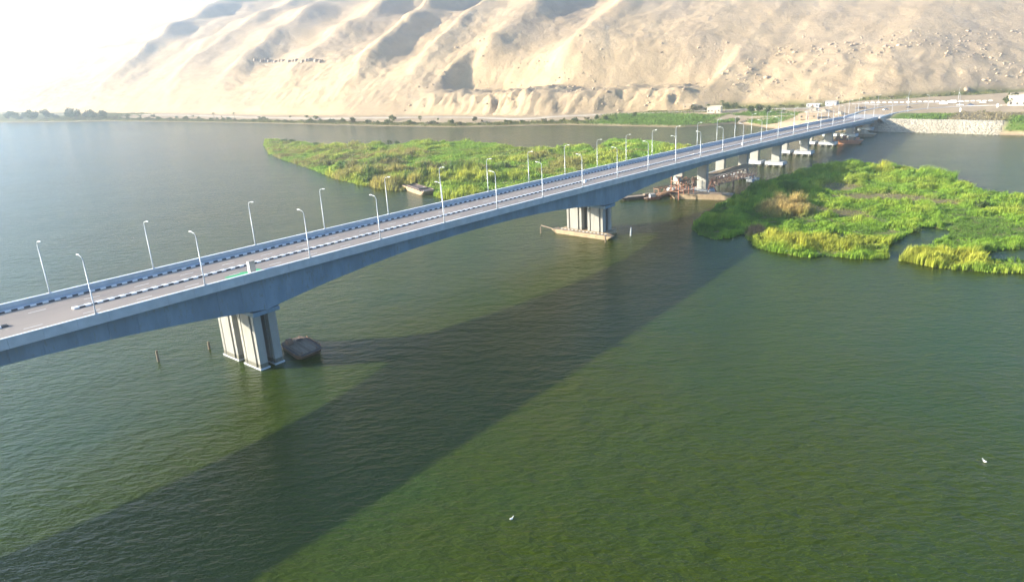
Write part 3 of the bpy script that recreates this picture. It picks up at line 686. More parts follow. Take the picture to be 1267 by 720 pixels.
for x in (-6, -3, 0, 3, 6):
    for y in (-1.6, 1.6): MB().tube([(x, y, -3), (x, y, 4.0)], .25, 8).build('pile', M['rust'], tw2, True)
    MB().bar((x, -1.9, 3.9), (x, 1.9, 3.9), .3).build('cross_beam', M['rust'], tw2)
for y in (-1.6, 1.6): MB().bar((-6.5, y, 4.2), (6.5, y, 4.2), .32).build('stringer', M['rust'], tw2)
for k in range(5):
    for y in (-1.75, 1.75):
        if k < 4: MB().bar((-6 + 3 * k, y, .4), (-3 + 3 * k, y, 3.8), .15).build('brace', M['rust'], tw2)
# far barges with rusty gear near the far bank
fb = barge('rusty_barge', 366, -1.0, R(-78), 17, 7.5, 2.2, M['orange'], M['deckwood'], 'orange rusty barge moored by the fifth approach pier', hold=False)
for k, (x, y, sx, sy, sz) in enumerate([(-5, 0, 2.5, 3, 1.5), (-1.5, 1, 2, 2.4, 2.1), (2, -.6, 2.6, 3, 1.3), (5.5, .6, 2, 3.4, 1.0)]):
    MB().box(x - sx / 2, x + sx / 2, y - sy / 2, y + sy / 2, 2.19, 2.2 + sz).build('deck_load', [M['rust'], M['redrust'], M['hull'], M['orange']][k], fb)
fb2 = barge('rusty_barge', 401, 0, R(-80), 15, 7, 1.6, M['hull'], M['deckwood'], 'tan barge heaped with spoil moored by the last approach pier', hold=False)
def heap(name, s, t, z, r, h, mat, label, seed):
    g = np.random.default_rng(seed); b = MB(); n, mm = 14, 6; vs = [(0, 0, h)]
    for i in range(1, mm + 1):
        for j in range(n):
            a = j * 2 * math.pi / n; k = i / mm; rr = r * k * g.uniform(.85, 1.12); vs.append((rr * math.cos(a) * 1.3, rr * math.sin(a), h * (1 - k) ** .9 * g.uniform(.8, 1.15)))
    fs = [(0, 1 + j, 1 + (j + 1) % n) for j in range(n)] + [(1 + (i - 1) * n + j, 1 + i * n + j, 1 + i * n + (j + 1) % n, 1 + (i - 1) * n + (j + 1) % n) for i in range(1, mm) for j in range(n)]
    b.add(vs, fs); tag(b.build(name, mat, loc=ST(s, t, z), rz=TH), label, 'heap', 'earth heaps'); 
heap('spoil_heap', 401, -.2, 1.58, 3.6, 3.2, E_mat, 'sand heap on the tan barge by the last approach pier', 1)
heap('spoil_heap', 412, 8, -.3, 5, 3.0, E_mat, 'sand heap on the shore under the bridge end', 2)
heap('spoil_heap', 470, 45, ground(470, 45) - .2, 5, 2.6, E_mat, 'sand heap in the work yard nearest the shed', 3)
heap('spoil_heap', 498, 62, ground(498, 62) - .2, 7, 3.2, E_mat, 'large sand heap in the work yard behind the shed', 4)
heap('spoil_heap', 455, 30, ground(455, 30) - .2, 4, 2.2, E_mat, 'small sand heap in the work yard beside the bridge end', 5)
# timber posts standing in the water
for px, py, h, lab in ((196, 447, 2.6, 'stout timber post standing in open water left of the nearest pier'), (259, 432, 1.9, 'short timber post standing in the water close to the left side of the nearest pier'), (669, 289, 2.6, 'dark thin post in the water left of the second pier'), (749, 300, 2.6, 'dark post at the near right corner of the tan pontoon'), (780, 292, 2.9, 'pale leaning post in the water right of the second pier')):
    p = W(px, py); lean = .25 if 'leaning' in lab else .05
    tag(MB().tube([(0, 0, -3), (lean * .3, 0, 0), (lean, 0, h)], [.3, .27, .22], 9).build('mooring_post', M['parapet'] if 'pale' in lab else M['wood'], loc=p, smooth=False), lab, 'post', 'posts standing in the river')
# white water birds
def bird(px, py, lab, rz):
    b = MB(); b.loft([[(x, y * rr, z + zz * rr) for y, zz in [(math.cos(a), math.sin(a)) for a in np.linspace(0, 2 * math.pi, 9)[:-1]]] for x, rr, z in ((-.34, .015, .12), (-.2, .09, .1), (0, .13, .1), (.15, .1, .13), (.22, .05, .24), (.27, .045, .36), (.34, .05, .38), (.42, .012, .36))][::-1])
    for sy in (-1, 1): b.add([(.1, sy * .12, .16), (-.3, sy * .11, .2), (-.12, sy * .16, .06), (.1, sy * .14, .05)], [(0, 1, 2, 3)])
    tag(b.build('water_bird', M['bird'], loc=W(px, py), rz=rz, smooth=True), lab, 'bird', 'white birds on the river'); 
bird(633, 642, 'white bird floating on the green water at bottom centre', .6); bird(1218, 571, 'white bird floating on the open water near the right edge', 2.)

# ------------------------------------------------------------------ reeds
def in_poly(x, y, poly):
    c = np.zeros(x.shape, bool); n = len(poly)
    for i in range(n):
        x1, y1 = poly[i]; x2, y2 = poly[(i + 1) % n]
        if y1 == y2: continue
        k = ((y1 > y) != (y2 > y)) & (x < (x2 - x1) * (y - y1) / (y2 - y1) + x1); c ^= k
    return c
def edge_dist(x, y, poly):
    d = np.full(x.shape, 1e9); n = len(poly)
    for i in range(n):
        a = np.array(poly[i]); b = np.array(poly[(i + 1) % n]); ab = b - a; L = ab @ ab + 1e-9
        k = np.clip(((x - a[0]) * ab[0] + (y - a[1]) * ab[1]) / L, 0, 1)
        d = np.minimum(d, np.hypot(x - a[0] - k * ab[0], y - a[1] - k * ab[1]))
    return d
def px_poly(pts, z=0.0): return [(W(x, y, z).x, W(x, y, z).y) for x, y in pts]
def tufts(name, X, Y, Zg, Hh, Cc, blades, width, mat, spread=.5, lean=.35):
    """blades as bent two-triangle strips"""
    n = len(X); N = n * blades
    x = np.repeat(X, blades) + rng.normal(0, spread, N); y = np.repeat(Y, blades) + rng.normal(0, spread, N); z = np.repeat(Zg, blades)
    h = np.repeat(Hh, blades) * rng.uniform(.6, 1.15, N); a = rng.uniform(0, 2 * math.pi, N); wd = width * rng.uniform(.6, 1.4, N)
    la = rng.uniform(0, 2 * math.pi, N); ll = h * rng.uniform(.05, lean, N) ; lx = ll * np.cos(la) + .12 * h; ly = ll * np.sin(la)
    dx, dy = np.cos(a) * wd / 2, np.sin(a) * wd / 2
    V = np.stack([np.stack([x - dx, y - dy, z - .1], 1), np.stack([x + dx, y + dy, z - .1], 1), np.stack([x + dx * .9 + lx * .45, y + dy * .9 + ly * .45, z + h * .62], 1), np.stack([x - dx * .9 + lx * .45, y - dy * .9 + ly * .45, z + h * .62], 1), np.stack([x + lx, y + ly, z + h], 1)], 1).reshape(-1, 3)
    b = 5 * np.arange(N)[:, None]
    Fq = np.concatenate([b + np.array([0, 1, 2]), b + np.array([0, 2, 3]), b + np.array([3, 2, 4])], 1).reshape(-1, 3)
    C = np.repeat(Cc, blades, 0) * rng.uniform(.8, 1.2, (N, 1)); C = np.repeat(C, 5, 0)
    return np_mesh(name, V, Fq, mat, C)
def island_ground(name, poly, holes, step, colr, zf):
    P = np.array(poly); x0, y0 = P.min(0) - step; x1, y1 = P.max(0) + step
    gx = np.arange(x0, x1, step); gy = np.arange(y0, y1, step); X, Y = np.meshgrid(gx, gy)
    ins = in_poly(X, Y, poly)
    for h in holes: ins &= ~in_poly(X, Y, h)
    d = edge_dist(X, Y, poly)
    for h in holes: d = np.minimum(d, edge_dist(X, Y, h))
    sd = np.where(ins, d, -d); Z = zf(X, Y, sd)
    nc = len(gx); i = np.arange(len(gy) - 1)[:, None] * nc + np.arange(nc - 1)[None]
    Fq = np.stack([i, i + 1, i + nc + 1, i + nc], -1).reshape(-1, 4)
    ok = (sd.ravel()[Fq].max(1) > -step); Fq = Fq[ok]
    n = fbm(X * .08, Y * .08, 4)[..., None]
    C = np.array(colr[0]) * n + np.array(colr[1]) * (1 - n)
    V = np.stack([X, Y, Z], -1).reshape(-1, 3); use = np.unique(Fq); mp = np.zeros(len(V), int); mp[use] = np.arange(len(use))
    o = link(name, np_mesh(name, V[use], mp[Fq], M['bank'], C.reshape(-1, 3)[use], True)); tag(o, kind='structure'); return o
def blob(X, Y, px, py, rx, ry, soft=.35):
    """soft ellipse on the ground, aligned to the view, sized in metres"""
    c = W(px, py); d = Vector((c.x, c.y)).normalized(); r = np.hypot(((X - c.x) * d.y - (Y - c.y) * d.x) / rx, ((X - c.x) * d.x + (Y - c.y) * d.y) / ry)
    return 1 - sstep(1 - soft, 1 + soft, r + .35 * (fbm(X * .15, Y * .15, 3) - .5))
GR = np.array([.235, .385, .04]); YG = np.array([.46, .46, .065]); TAN = np.array([.60, .42, .17]); DG = np.array([.075, .15, .03]); BRN = np.array([.26, .20, .1])
# right island
I2 = px_poly([(857, 283), (864, 291), (884, 297), (905, 295), (921, 289), (926, 298), (936, 307), (960, 313), (1000, 320), (1022, 317), (1060, 321), (1099, 321), (1106, 326), (1116, 323), (1150, 331), (1190, 335), (1230, 338), (1267, 339), (1340, 346), (1480, 320), (1420, 276), (1320, 256), (1267, 246), (1240, 240), (1215, 238), (1188, 230), (1178, 222), (1150, 215), (1120, 209), (1080, 204), (1045, 202), (1022, 206), (1000, 211), (980, 217), (950, 224), (930, 233), (915, 241), (898, 250), (883, 259), (868, 270)])
pond = px_poly([(1098, 325), (1099, 304), (1118, 294), (1140, 281), (1160, 283), (1179, 287), (1166, 298), (1145, 305), (1127, 312), (1109, 326)])
pond2 = px_poly([(1210, 313), (1235, 310), (1300, 307), (1330, 318), (1267, 323), (1219, 323)])
pond3 = px_poly([(1020, 292), (1034, 288), (1048, 290), (1040, 297), (1026, 298)])
zI = lambda X, Y, sd: np.clip(-.5 + .8 * sstep(-2.0, 2.5, sd), -.5, .35) + .12 * (fbm(X * .2, Y * .2, 3) - .5)
island_ground('reed_island_ground', I2, [pond, pond2, pond3], 1.6, ((.13, .12, .05), (.25, .19, .11)), zI)
n = 62000; P = np.array(I2); X = rng.uniform(P[:, 0].min(), P[:, 0].max(), n * 2); Y = rng.uniform(P[:, 1].min(), P[:, 1].max(), n * 2)
k = in_poly(X, Y, I2)
for h in (pond, pond2, pond3): k &= ~in_poly(X, Y, h)
X, Y = X[k][:n], Y[k][:n]
sd = edge_dist(X, Y, I2)
mud = np.maximum.reduce([blob(X, Y, 1040, 232, 9, 9), blob(X, Y, 1095, 245, 16, 7), blob(X, Y, 1150, 250, 12, 5), blob(X, Y, 1045, 265, 8, 6), blob(X, Y, 1010, 260, 4, 6), blob(X, Y, 1255, 262, 8, 4), blob(X, Y, 1065, 270, 5, 3)])
dry = blob(X, Y, 976, 262, 10, 11); dry2 = blob(X, Y, 935, 290, 3.5, 5); yel = np.maximum.reduce([blob(X, Y, 1000, 303, 17, 8), blob(X, Y, 1160, 322, 13, 8), blob(X, Y, 1060, 300, 12, 6) * .7, blob(X, Y, 1120, 214, 16, 6) * .7])
tall = np.maximum.reduce([dry * 1.6, blob(X, Y, 1060, 212, 16, 8), blob(X, Y, 1150, 222, 18, 7), blob(X, Y, 960, 235, 16, 10) * .9, blob(X, Y, 880, 280, 6, 8) * .5, yel * .6])
nn = fbm(X * .11, Y * .11, 4); nf = fbm(X * .5, Y * .5, 2)
lump = fbm(X * .32 + 9, Y * .32, 3); Hh = (.4 + 1.2 * sstep(.3, .7, nn) + 1.6 * tall) * (1 - .75 * mud) * (.35 + 1.3 * sstep(.25, .75, lump)); Hh = np.maximum(Hh, .25)
keep = rng.random(len(X)) > mud * .75; X, Y, Hh, nn, nf, dry, dry2, yel, mud, sd = [q[keep] for q in (X, Y, Hh, nn, nf, dry, dry2, yel, mud, sd)]
def mixv(a, b, k): return a * (1 - k[:, None]) + b * k[:, None]
Cc = mixv(np.broadcast_to(GR, (len(X), 3)), DG, .7 * sstep(.52, .3, nn)); Cc = mixv(Cc, YG, np.clip(yel * .85 + .45 * sstep(.5, .75, nn), 0, 1)); Cc = mixv(Cc, BRN, mud * .6); Cc = mixv(Cc, TAN, dry * .9); Cc = mixv(Cc, np.array([.3, .2, .12]), dry2)
o = link('reed_bed', tufts('reed_bed', X, Y, np.full(len(X), .2), Hh, Cc, 6, .17, M['leaf'], .3)); tag(o, 'green and yellow reeds covering the right-hand marsh island', 'reeds', kind='stuff')
# left island
I1 = px_poly([(327, 180), (333, 190), (350, 198), (375, 206), (400, 215), (420, 223), (450, 230), (480, 236), (502, 236), (512, 232), (530, 238), (545, 246), (565, 248), (590, 245), (640, 236), (700, 226), (760, 219), (800, 213), (850, 203), (880, 192), (862, 183), (830, 180), (800, 175), (770, 173), (755, 174), (745, 180), (736, 189), (728, 182), (700, 180), (684, 187), (640, 185), (608, 179), (575, 177), (540, 177), (512, 177), (485, 180), (440, 181), (401, 180), (365, 176), (345, 173), (330, 174)])
island_ground('reed_island_ground', I1, [], 3.0, ((.12, .13, .05), (.2, .17, .09)), zI)
n = 70000; P = np.array(I1); X = rng.uniform(P[:, 0].min(), P[:, 0].max(), n * 2); Y = rng.uniform(P[:, 1].min(), P[:, 1].max(), n * 2)
k = in_poly(X, Y, I1); X, Y = X[k], Y[k]
dist = np.hypot(X, Y); keep = rng.random(len(X)) < np.clip((420 / dist) ** 1.2, .3, 1); X, Y = X[keep], Y[keep]
sd = edge_dist(X, Y, I1); nn = fbm(X * .05, Y * .05, 4); nf = fbm(X * .18, Y * .18, 3)
front = blob(X, Y, 470, 225, 60, 40, .5); path = np.maximum(blob(X, Y, 640, 228, 26, 10), blob(X, Y, 610, 190, 30, 30) * .6)
brown = np.maximum.reduce([blob(X, Y, 345, 190, 18, 40), blob(X, Y, 390, 200, 16, 25), blob(X, Y, 440, 196, 40, 24), blob(X, Y, 500, 193, 28, 18), blob(X, Y, 350, 178, 12, 25), blob(X, Y, 540, 206, 20, 8), .8 * sstep(.56, .66, fbm(X * .035 + 3, Y * .035, 3))]) * sstep(.3, .55, nf)
dark = np.maximum.reduce([blob(X, Y, 575, 214, 12, 9), blob(X, Y, 545, 208, 13, 8), blob(X, Y, 478, 203, 12, 12), blob(X, Y, 515, 226, 7, 8), blob(X, Y, 455, 222, 5, 7), blob(X, Y, 610, 211, 10, 6), blob(X, Y, 435, 208, 9, 9), blob(X, Y, 400, 205, 8, 9)]) * sstep(.25, .45, nf)
lump = fbm(X * .2 + 9, Y * .2, 3); Hh = (.4 + 1.2 * sstep(.25, .75, lump)) * (.9 + 1.6 * sstep(.35, .7, nn) + 1.2 * front * sstep(.35, .6, nf) + 1.6 * dark) * (1 - .6 * path) * (.7 + .6 * nf)
Cc = mixv(np.broadcast_to(GR * 1.0, (len(X), 3)), YG, np.clip(.65 * sstep(.4, .7, nn) + .4 * front, 0, 1)); Cc = mixv(Cc, DG, .9 * dark); Cc = mixv(Cc, np.array([.33, .25, .10]), .85 * brown); Cc = mixv(Cc, np.array([.15, .28, .03]), .7 * path)
o = link('reed_bed', tufts('reed_bed', X, Y, np.full(len(X), .2), Hh, Cc, 5, .42, M['leaf'], .7)); tag(o, 'green reeds covering the long marsh island behind the bridge', 'reeds', kind='stuff')
# grass on the far bank
n = 60000; t_ = rng.uniform(-330, 1100, n); s_ = edge(t_) + rng.uniform(0, 1, n) ** 1.2 * np.minimum(foot(t_) - edge(t_), 220)
g, ol, br, rip = bank_masks(s_, t_); q = np.maximum.reduce([g, ol * .7, br * .6]) * (1 - rip); keep = rng.random(n) < q
keep &= ~((s_ > 420) & (np.abs(t_ - np.interp(s_, [430, 485, 515, 535, 546, 580], [10, 7, -4, -24, -55, -250])) < 24))
s_, t_, g, ol, br = [a[keep] for a in (s_, t_, g, ol, br)]
Cc = mixv(np.broadcast_to(np.array([.2, .2, .07]), (len(s_), 3)), np.array([.27, .22, .12]), br); Cc = mixv(Cc, np.array([.15, .25, .04]), np.clip(g, 0, 1)); Cc = Cc * rng.uniform(.75, 1.2, (len(s_), 1))
Hh = .4 + .6 * rng.random(len(s_)) + .9 * sstep(.5, .7, fbm(s_ * .1, t_ * .1, 3))
o = link('bank_grass', tufts('bank_grass', BO[0] + bd[0] * s_ + bn[0] * t_, BO[1] + bd[1] * s_ + bn[1] * t_, bank_z(s_, t_), Hh, Cc, 4, .5, M['leaf'], .9)); tag(o, 'rough grass and scrub growing along the far river bank', 'grass', kind='stuff')

# ------------------------------------------------------------------ trees and shrubs
def crown_mesh(name, lobes, n, leaf, base, seed):
    g = np.random.default_rng(seed); V = []; C = []; tot = sum(l[3] ** 2 for l in lobes)
    for (cx, cy, cz, r, fz) in lobes:
        k = max(8, int(n * r * r / tot)); d = g.normal(0, 1, (k, 3)); d /= np.linalg.norm(d, axis=1)[:, None]; rr = r * g.uniform(.55, 1.08, k)[:, None]
        p = d * rr * np.array([1, 1, fz]) + np.array([cx, cy, cz]); a = g.normal(0, 1, (k, 3)); a /= np.linalg.norm(a, axis=1)[:, None]
        b = np.cross(a, g.normal(0, 1, (k, 3))); b /= np.linalg.norm(b, axis=1)[:, None]; sz = leaf * g.uniform(.6, 1.4, k)[:, None]
        V.append(np.stack([p - a * sz, p + b * sz * .6, p + a * sz, p - b * sz * .6], 1)); C.append(np.repeat(np.array(base)[None] * g.uniform(.65, 1.3, (k, 1)), 4, 0))
    V = np.concatenate(V).reshape(-1, 3); V[:, 2] = np.maximum(V[:, 2], .05)
    return np_mesh(name, V, np.arange(len(V)).reshape(-1, 4), M['leaf'], np.concatenate(C))
def lobes(seed, n, R_, H0, H1, fz=.8):
    g = random.Random(seed); return [(g.uniform(-1, 1) * R_ * .65, g.uniform(-1, 1) * R_ * .65, g.uniform(H0, H1), R_ * g.uniform(.4, .65), fz) for _ in range(n)]
BUSH = []
for i, bc in enumerate([(.11, .15, .035), (.15, .17, .05), (.08, .12, .03), (.20, .17, .08), (.12, .20, .03)]):
    BUSH.append(crown_mesh('foliage', lobes(i + 20, 5, 1.5, .5, 1.3), 150, .34, bc, i))
def bush(mi, loc, sx, sz, label, group, rz=0.0, name='shrub', cat='shrub'):
    r = empty(name, loc, rz); tag(r, label, cat, group)
    f = link('foliage', BUSH[mi], r); f.scale = (sx, sx, sz)
    st = MB().tube([(0, 0, -.3), (.1 * sx, 0, .9 * sz)], [.1 * sx, .05 * sx], 6).build('stem', M['bark'], r)
    return r
TREE = []
for i, (bc, Rr, H) in enumerate([((.075, .12, .03), 2.6, 6.0), ((.11, .15, .045), 3.0, 5.2), ((.16, .15, .07), 2.6, 5.0)]):
    cm_ = crown_mesh('crown', lobes(i + 40, 9, Rr, H * .45, H * .92, .8), 420, .45, bc, i + 9)
    tb = MB(); tb.tube([(0, 0, -.4), (.1, .05, H * .3), (.05, 0, H * .62)], [.24, .18, .09], 8)
    for a in (0, 2.1, 4.2): tb.tube([(.06, .02, H * .3), (math.cos(a) * Rr * .35, math.sin(a) * Rr * .35, H * .55), (math.cos(a) * Rr * .55, math.sin(a) * Rr * .55, H * .72)], [.12, .08, .03], 6)
    TREE.append((cm_, tb.mesh('trunk', M['bark'])))
def tree(mi, loc, sc_, label, group, rz=0.0):
    r = empty('tree', loc, rz); r.scale = (sc_, sc_, sc_); tag(r, label, 'tree', group); link('crown', TREE[mi][0], r); link('trunk', TREE[mi][1], r); return r
def palm(loc, h, label):
    r = empty('palm_tree', loc); tag(r, label, 'palm tree', 'palms on the far bank')
    MB().tube([(0, 0, -.4), (.15, .1, h * .5), (.1, .05, h)], [.26, .2, .17], 8).build('trunk', M['bark'], r)
    V = []; 
    for k in range(18):
        a = k * 2.4; up = .9 - .075 * k; d = np.array([math.cos(a), math.sin(a), 0]); sd = np.array([-d[1], d[0], 0]); pr = None
        for j in range(4):
            x0, x1 = j / 4, (j + 1) / 4
            p0 = np.array([.1, .05, h]) + d * 2.6 * x0 + np.array([0, 0, up * 1.8 * x0 - 2.2 * x0 * x0]); p1 = np.array([.1, .05, h]) + d * 2.6 * x1 + np.array([0, 0, up * 1.8 * x1 - 2.2 * x1 * x1])
            w0, w1 = .28 * math.sin(math.pi * (.15 + .8 * x0)), .28 * math.sin(math.pi * (.15 + .8 * x1)); V += [p0 - sd * w0, p0 + sd * w0, p1 + sd * w1, p1 - sd * w1]
    V = np.array(V); link('crown', np_mesh('crown', V, np.arange(len(V)).reshape(-1, 4), M['leaf'], np.broadcast_to(np.array([.09, .13, .035]), V.shape)), r)
def on_bank(px, py):
    """first hit of the pixel's ray with the bank or hill"""
    r = cF + cR * (px - 633.5) / F_PX - cU * (py - 360) / F_PX
    for k in np.arange(300, 2500, 3.0):
        p = np.array([0, 0, CAM_H]) + r * k; s, t = to_st(p)
        if s > edge(t) - 5 and p[2] <= ground(s, t): return s, t, Vector((p[0], p[1], ground(s, t)))
    return None
# shoreline shrubs
lab_sh = 'small olive green shrub on the sandy shoreline below the hillside'
cnt = 0
for i in range(110):
    t = 225 + 800 * (i / 110) ** 1.1 + random.uniform(-8, 8); u = random.uniform(1.5, 9) if i % 4 else random.uniform(12, 30); s = edge(t) + u
    sz_ = random.uniform(.7, 1.7) * (1 + t / 2200)
    bush(random.choice([0, 1, 2, 1, 3]), ST(s, t, ground(s, t) - .1), sz_, sz_ * random.uniform(.8, 1.2), lab_sh, 'shoreline shrubs below the hillside', random.uniform(0, 6))
for i in range(34):
    t = random.uniform(-90, 165); s = foot(t) - random.uniform(1, 12); z = random.uniform(.8, 1.5)
    bush(random.choice([1, 3, 1, 0]), ST(s, t, ground(s, t) - .1), z, z, 'dry olive shrub in the green belt at the hill foot behind the junction', 'shrubs of the hill-foot green belt', random.uniform(0, 6))
for px, py, mi, sc_, lab in ((858, 139, 2, 1.1, 'brown leafless-looking tree left of the cream house'), (866, 137, 2, .8, 'small brown tree touching the left wall of the cream house'), (898, 138, 0, 1.15, 'green tree just right of the cream house'), (908, 136, 1, 1.0, 'rounded light green tree second to the right of the cream house'), (930, 141, 0, 1.0, 'dark green tree by the inlet, left of the pair'), (940, 140, 0, 1.1, 'dark green tree by the inlet, middle of three'), (950, 141, 0, .9, 'dark green tree by the inlet, right of three'), (912, 155, 0, .8, 'dark green tree at the water of the inlet behind the lamps'), (1250, 131, 1, 1.5, 'bushy green tree beside the pale hall at the right edge'), (785, 145, 1, .7, 'small round tree on the green bank left of the lawn'), (738, 150, 0, .8, 'dark bushy tree at the left end of the green bank'), (750, 150, 0, .7, 'second dark bushy tree at the left end of the green bank'), (588, 152, 2, 1.0, 'lone brownish tree on the shore below the jagged cliff'), (484, 150, 0, .9, 'dark tree on the shore at the left foot of the jagged cliff'), (436, 153, 0, .9, 'rounded dark tree on the sandy shore left of the cliff')):
    h = on_bank(px, py)
    if h: tree(mi, h[2], sc_, lab, 'trees on the far bank', random.uniform(0, 6))
for px, py, h in ((520, 151, 5), (876, 140, 7), (893, 137, 8), (128, 146, 8), (118, 147, 8), (265, 147, 7), (290, 146, 6)):
    q = on_bank(px, py)
    if q: palm(q[2], h, {520: 'small palm on the shore below the jagged cliff', 876: 'palm rising behind the left end of the cream house', 893: 'tall palm at the right end of the cream house', 128: 'hazy palm at the right of the pair on the far left bank', 118: 'hazy palm at the left of the pair on the far left bank', 265: 'palm on the hazy bank left of the hill shadow', 290: 'shorter palm on the hazy bank below the hill shadow'}[px])
for i in range(20):
    px = -30 + 7.2 * i + random.uniform(-3, 3); p = W(px, 151.0); s, t = to_st(p); s = edge(t) + random.uniform(4, 30)
    tree(random.choice([0, 1]), ST(s, t, ground(s, t) - .1), random.uniform(1.6, 2.6), 'hazy green tree in the grove at the far left bank', 'grove on the far left bank', random.uniform(0, 6))
# shrubs on the islands
for px, py, mi, sx, sz, lab in ((349, 178, 4, 2.6, 2.0, 'big rounded green shrub at the left tip of the long island'), (362, 177, 0, 2.0, 1.5, 'green shrub second from the left tip of the long island'), (392, 180, 2, 1.4, 1.3, 'dark green shrub third along the back edge of the long island'), (419, 181, 2, 1.2, 1.0, 'small dark shrub on the back edge of the long island left of the twin shrubs'), (482, 179, 2, 1.3, 1.6, 'left of the twin dark shrubs on the back edge of the long island'), (491, 179, 2, 1.2, 1.4, 'right of the twin dark shrubs on the back edge of the long island'), (455, 226, 2, 1.7, 1.4, 'dark round shrub at the front edge of the long island left of the barge'), (513, 229, 2, 1.8, 1.6, 'dark shrub directly behind the open barge'), (575, 214, 3, 2.2, 1.7, 'brownish shrub in the middle of the long island'), (560, 212, 2, 2.0, 1.5, 'dark shrub left of the brownish one in mid island'),
                                (1195, 231, 3, 1.3, 1.3, 'dead brown shrub at the back edge of the right island'), (1213, 258, 2, 1.3, 1.5, 'dark green shrub standing among reeds near the back of the right island'), (954, 249, 3, .7, .7, 'small dark brown clump in the shaded part of the right island'), (1135, 287, 2, .8, .8, 'dark shrub at the top corner of the blue pond')):
    bush(mi, W(px, py, .2), sx, sz, lab, 'shrubs on the islands', random.uniform(0, 6))

# ------------------------------------------------------------------ buildings, vehicles, barriers on the far bank
def house(name, px, py, L, D, H, label, rz=0.0, roof='flat', mat='wall', wins=3, sunk=.3):
    q = on_bank(px, py); r = empty(name, q[2] - Vector((0, 0, sunk)), TH + R(-90) + rz); tag(r, label, 'building')
    H += sunk
    wl = MB().box(-L / 2, L / 2, -D / 2, D / 2, 0, H).build('wall', M[mat], r)
    if roof == 'flat':
        rf = MB().box(-L / 2 - .15, L / 2 + .15, -D / 2 - .15, D / 2 + .15, H + .002, H + .22).build('roof', M['roofgrey'], r)
        for y in (-D / 2, D / 2): MB().box(-L / 2 - .1, L / 2 + .1, y - .1, y + .1, H + .221, H + .75).build('roof_parapet', M[mat], rf)
    else:
        MB().loft([[(-L / 2 - .3, -D / 2 - .4, H), (-L / 2 - .3, D / 2 + .4, H), (-L / 2 - .3, 0, H + D * .22)], [(L / 2 + .3, -D / 2 - .4, H), (L / 2 + .3, D / 2 + .4, H), (L / 2 + .3, 0, H + D * .22)]]).build('roof', M['roofgrey'], r)
    for k in range(wins):
        x = -L / 2 + L * (k + .5) / wins
        if k == wins // 2 and wins > 1:
            MB().box(x - .55, x + .55, -D / 2 - .05, -D / 2 + .1, sunk, sunk + 2.1).build('door', M['rust'], r)
        else:
            wn = MB().box(x - .6, x + .6, -D / 2 - .06, -D / 2 + .1, sunk + 1.1, sunk + 2.3).build('window', M['dark'], r); MB().box(x - .75, x + .75, -D / 2 - .14, -D / 2 - .062, sunk + .98, sunk + 1.09).build('sill', M['parapet'], wn)
    return r
house('house', 884, 140, 11, 7, 4.6, 'cream flat-roofed house on the green bank left of the bridge end', R(14), wins=4)
house('shed', 1000, 148, 12, 6, 2.9, 'low tan shed in the sandy work yard by the bridge end', R(10), 'flat', 'hull', 3)
house('shed', 1029, 131, 9, 5, 3.0, 'small white shed in front of the green belt beyond the work yard', R(-5), 'gable', 'parapet', 2)
house('shed', 1006, 133, 10, 4, 2.2, 'long low white shed left of the small white one', R(5), 'flat', 'parapet', 3)
house('house', 852, 135, 8, 6, 3.2, 'small earth-coloured house half hidden left of the cream house', R(8), 'flat', 'hull', 2)
house('hall', 1275, 131, 26, 9, 6.5, 'long pale hall cut by the right edge of the picture', R(4), 'flat', 'wall', 7)
def make_car(paint, van=False):
    r = empty('car', (0, 0, 0))
    if van: prof = [(-2.6, .45), (-2.65, 1.2), (-2.5, 2.3), (1.2, 2.35), (1.9, 1.4), (2.6, 1.2), (2.65, .45)]
    else: prof = [(-2.1, .4), (-2.15, .85), (-1.3, .95), (.9, .95), (2.0, .82), (2.1, .4)]
    MB().loft([[(x, -.85, z) for x, z in prof][::-1], [(x, .85, z) for x, z in prof][::-1]][::-1]).build('body', paint, r)
    if van: MB().loft([[(x, y, z) for x, z in ((-2.2, 1.5), (-2.2, 2.0), (1.1, 2.0), (1.55, 1.5))] for y in (-.87, .87)]).build('windows', M['glass'], r)
    else:
        MB().loft([[(-1.35, -.78, .951), (.95, -.78, .951), (.95, .78, .951), (-1.35, .78, .951)], [(-.95, -.62, 1.42), (.3, -.62, 1.42), (.3, .62, 1.42), (-.95, .62, 1.42)]]).build('windows', M['glass'], r)
        MB().box(-.98, .33, -.64, .64, 1.421, 1.48).build('roof', paint, r)
    for x in (-1.3, 1.3):
        for y in (-.82, .82):
            wv = MB(); wv.tube([(x, y - .11, .33), (x, y + .11, .33)], .33, 12); wv.build('wheel', M['rubber'], r)
    for y in (-.55, .55): MB().box(2.1 if not van else 2.63, 2.14 if not van else 2.68, y - .15, y + .15, .6, .75).build('headlight', M['lens'], r)
    return r
def on_junction(px, py):
    p = W(px, py, JZ - .3); s, t = to_st(p); return s, t
protos = {}
for px, py, kind, rz, lab in ((1125, 134.5, 'grey', -1.0, 'dark car on the junction road just past the bridge end'), (1188, 131, 'white', -1.5, 'white car on the junction road behind the dark ones'), (1201, 131, 'blue', -1.5, 'blue car on the junction road right of the white car'), (1167, 130, 'van', -1.4, 'white van on the junction road left of the white car'), (1096, 137.0, 'white2', -.6, 'white car entering the bridge end'), (1178, 128, 'van2', 1.6, 'white van nearest the hillside edge of the junction'), (1216, 128, 'white3', 1.6, 'white car farthest right on the junction road')):
    base = {'g': 'cargrey', 'w': 'carwhite', 'b': 'carblue', 'v': 'carwhite'}[kind[0]]; key = (base, kind[0] == 'v')
    if key not in protos: c = protos[key] = make_car(M[base], key[1])
    else: c = copy_tree(protos[key])
    s, t = on_junction(px, py); c.location = ST(s, t, jz(s, t) + .02); c.rotation_euler = (0, 0, TH + rz); tag(c, lab, 'van' if key[1] else 'car', 'vehicles at the junction')
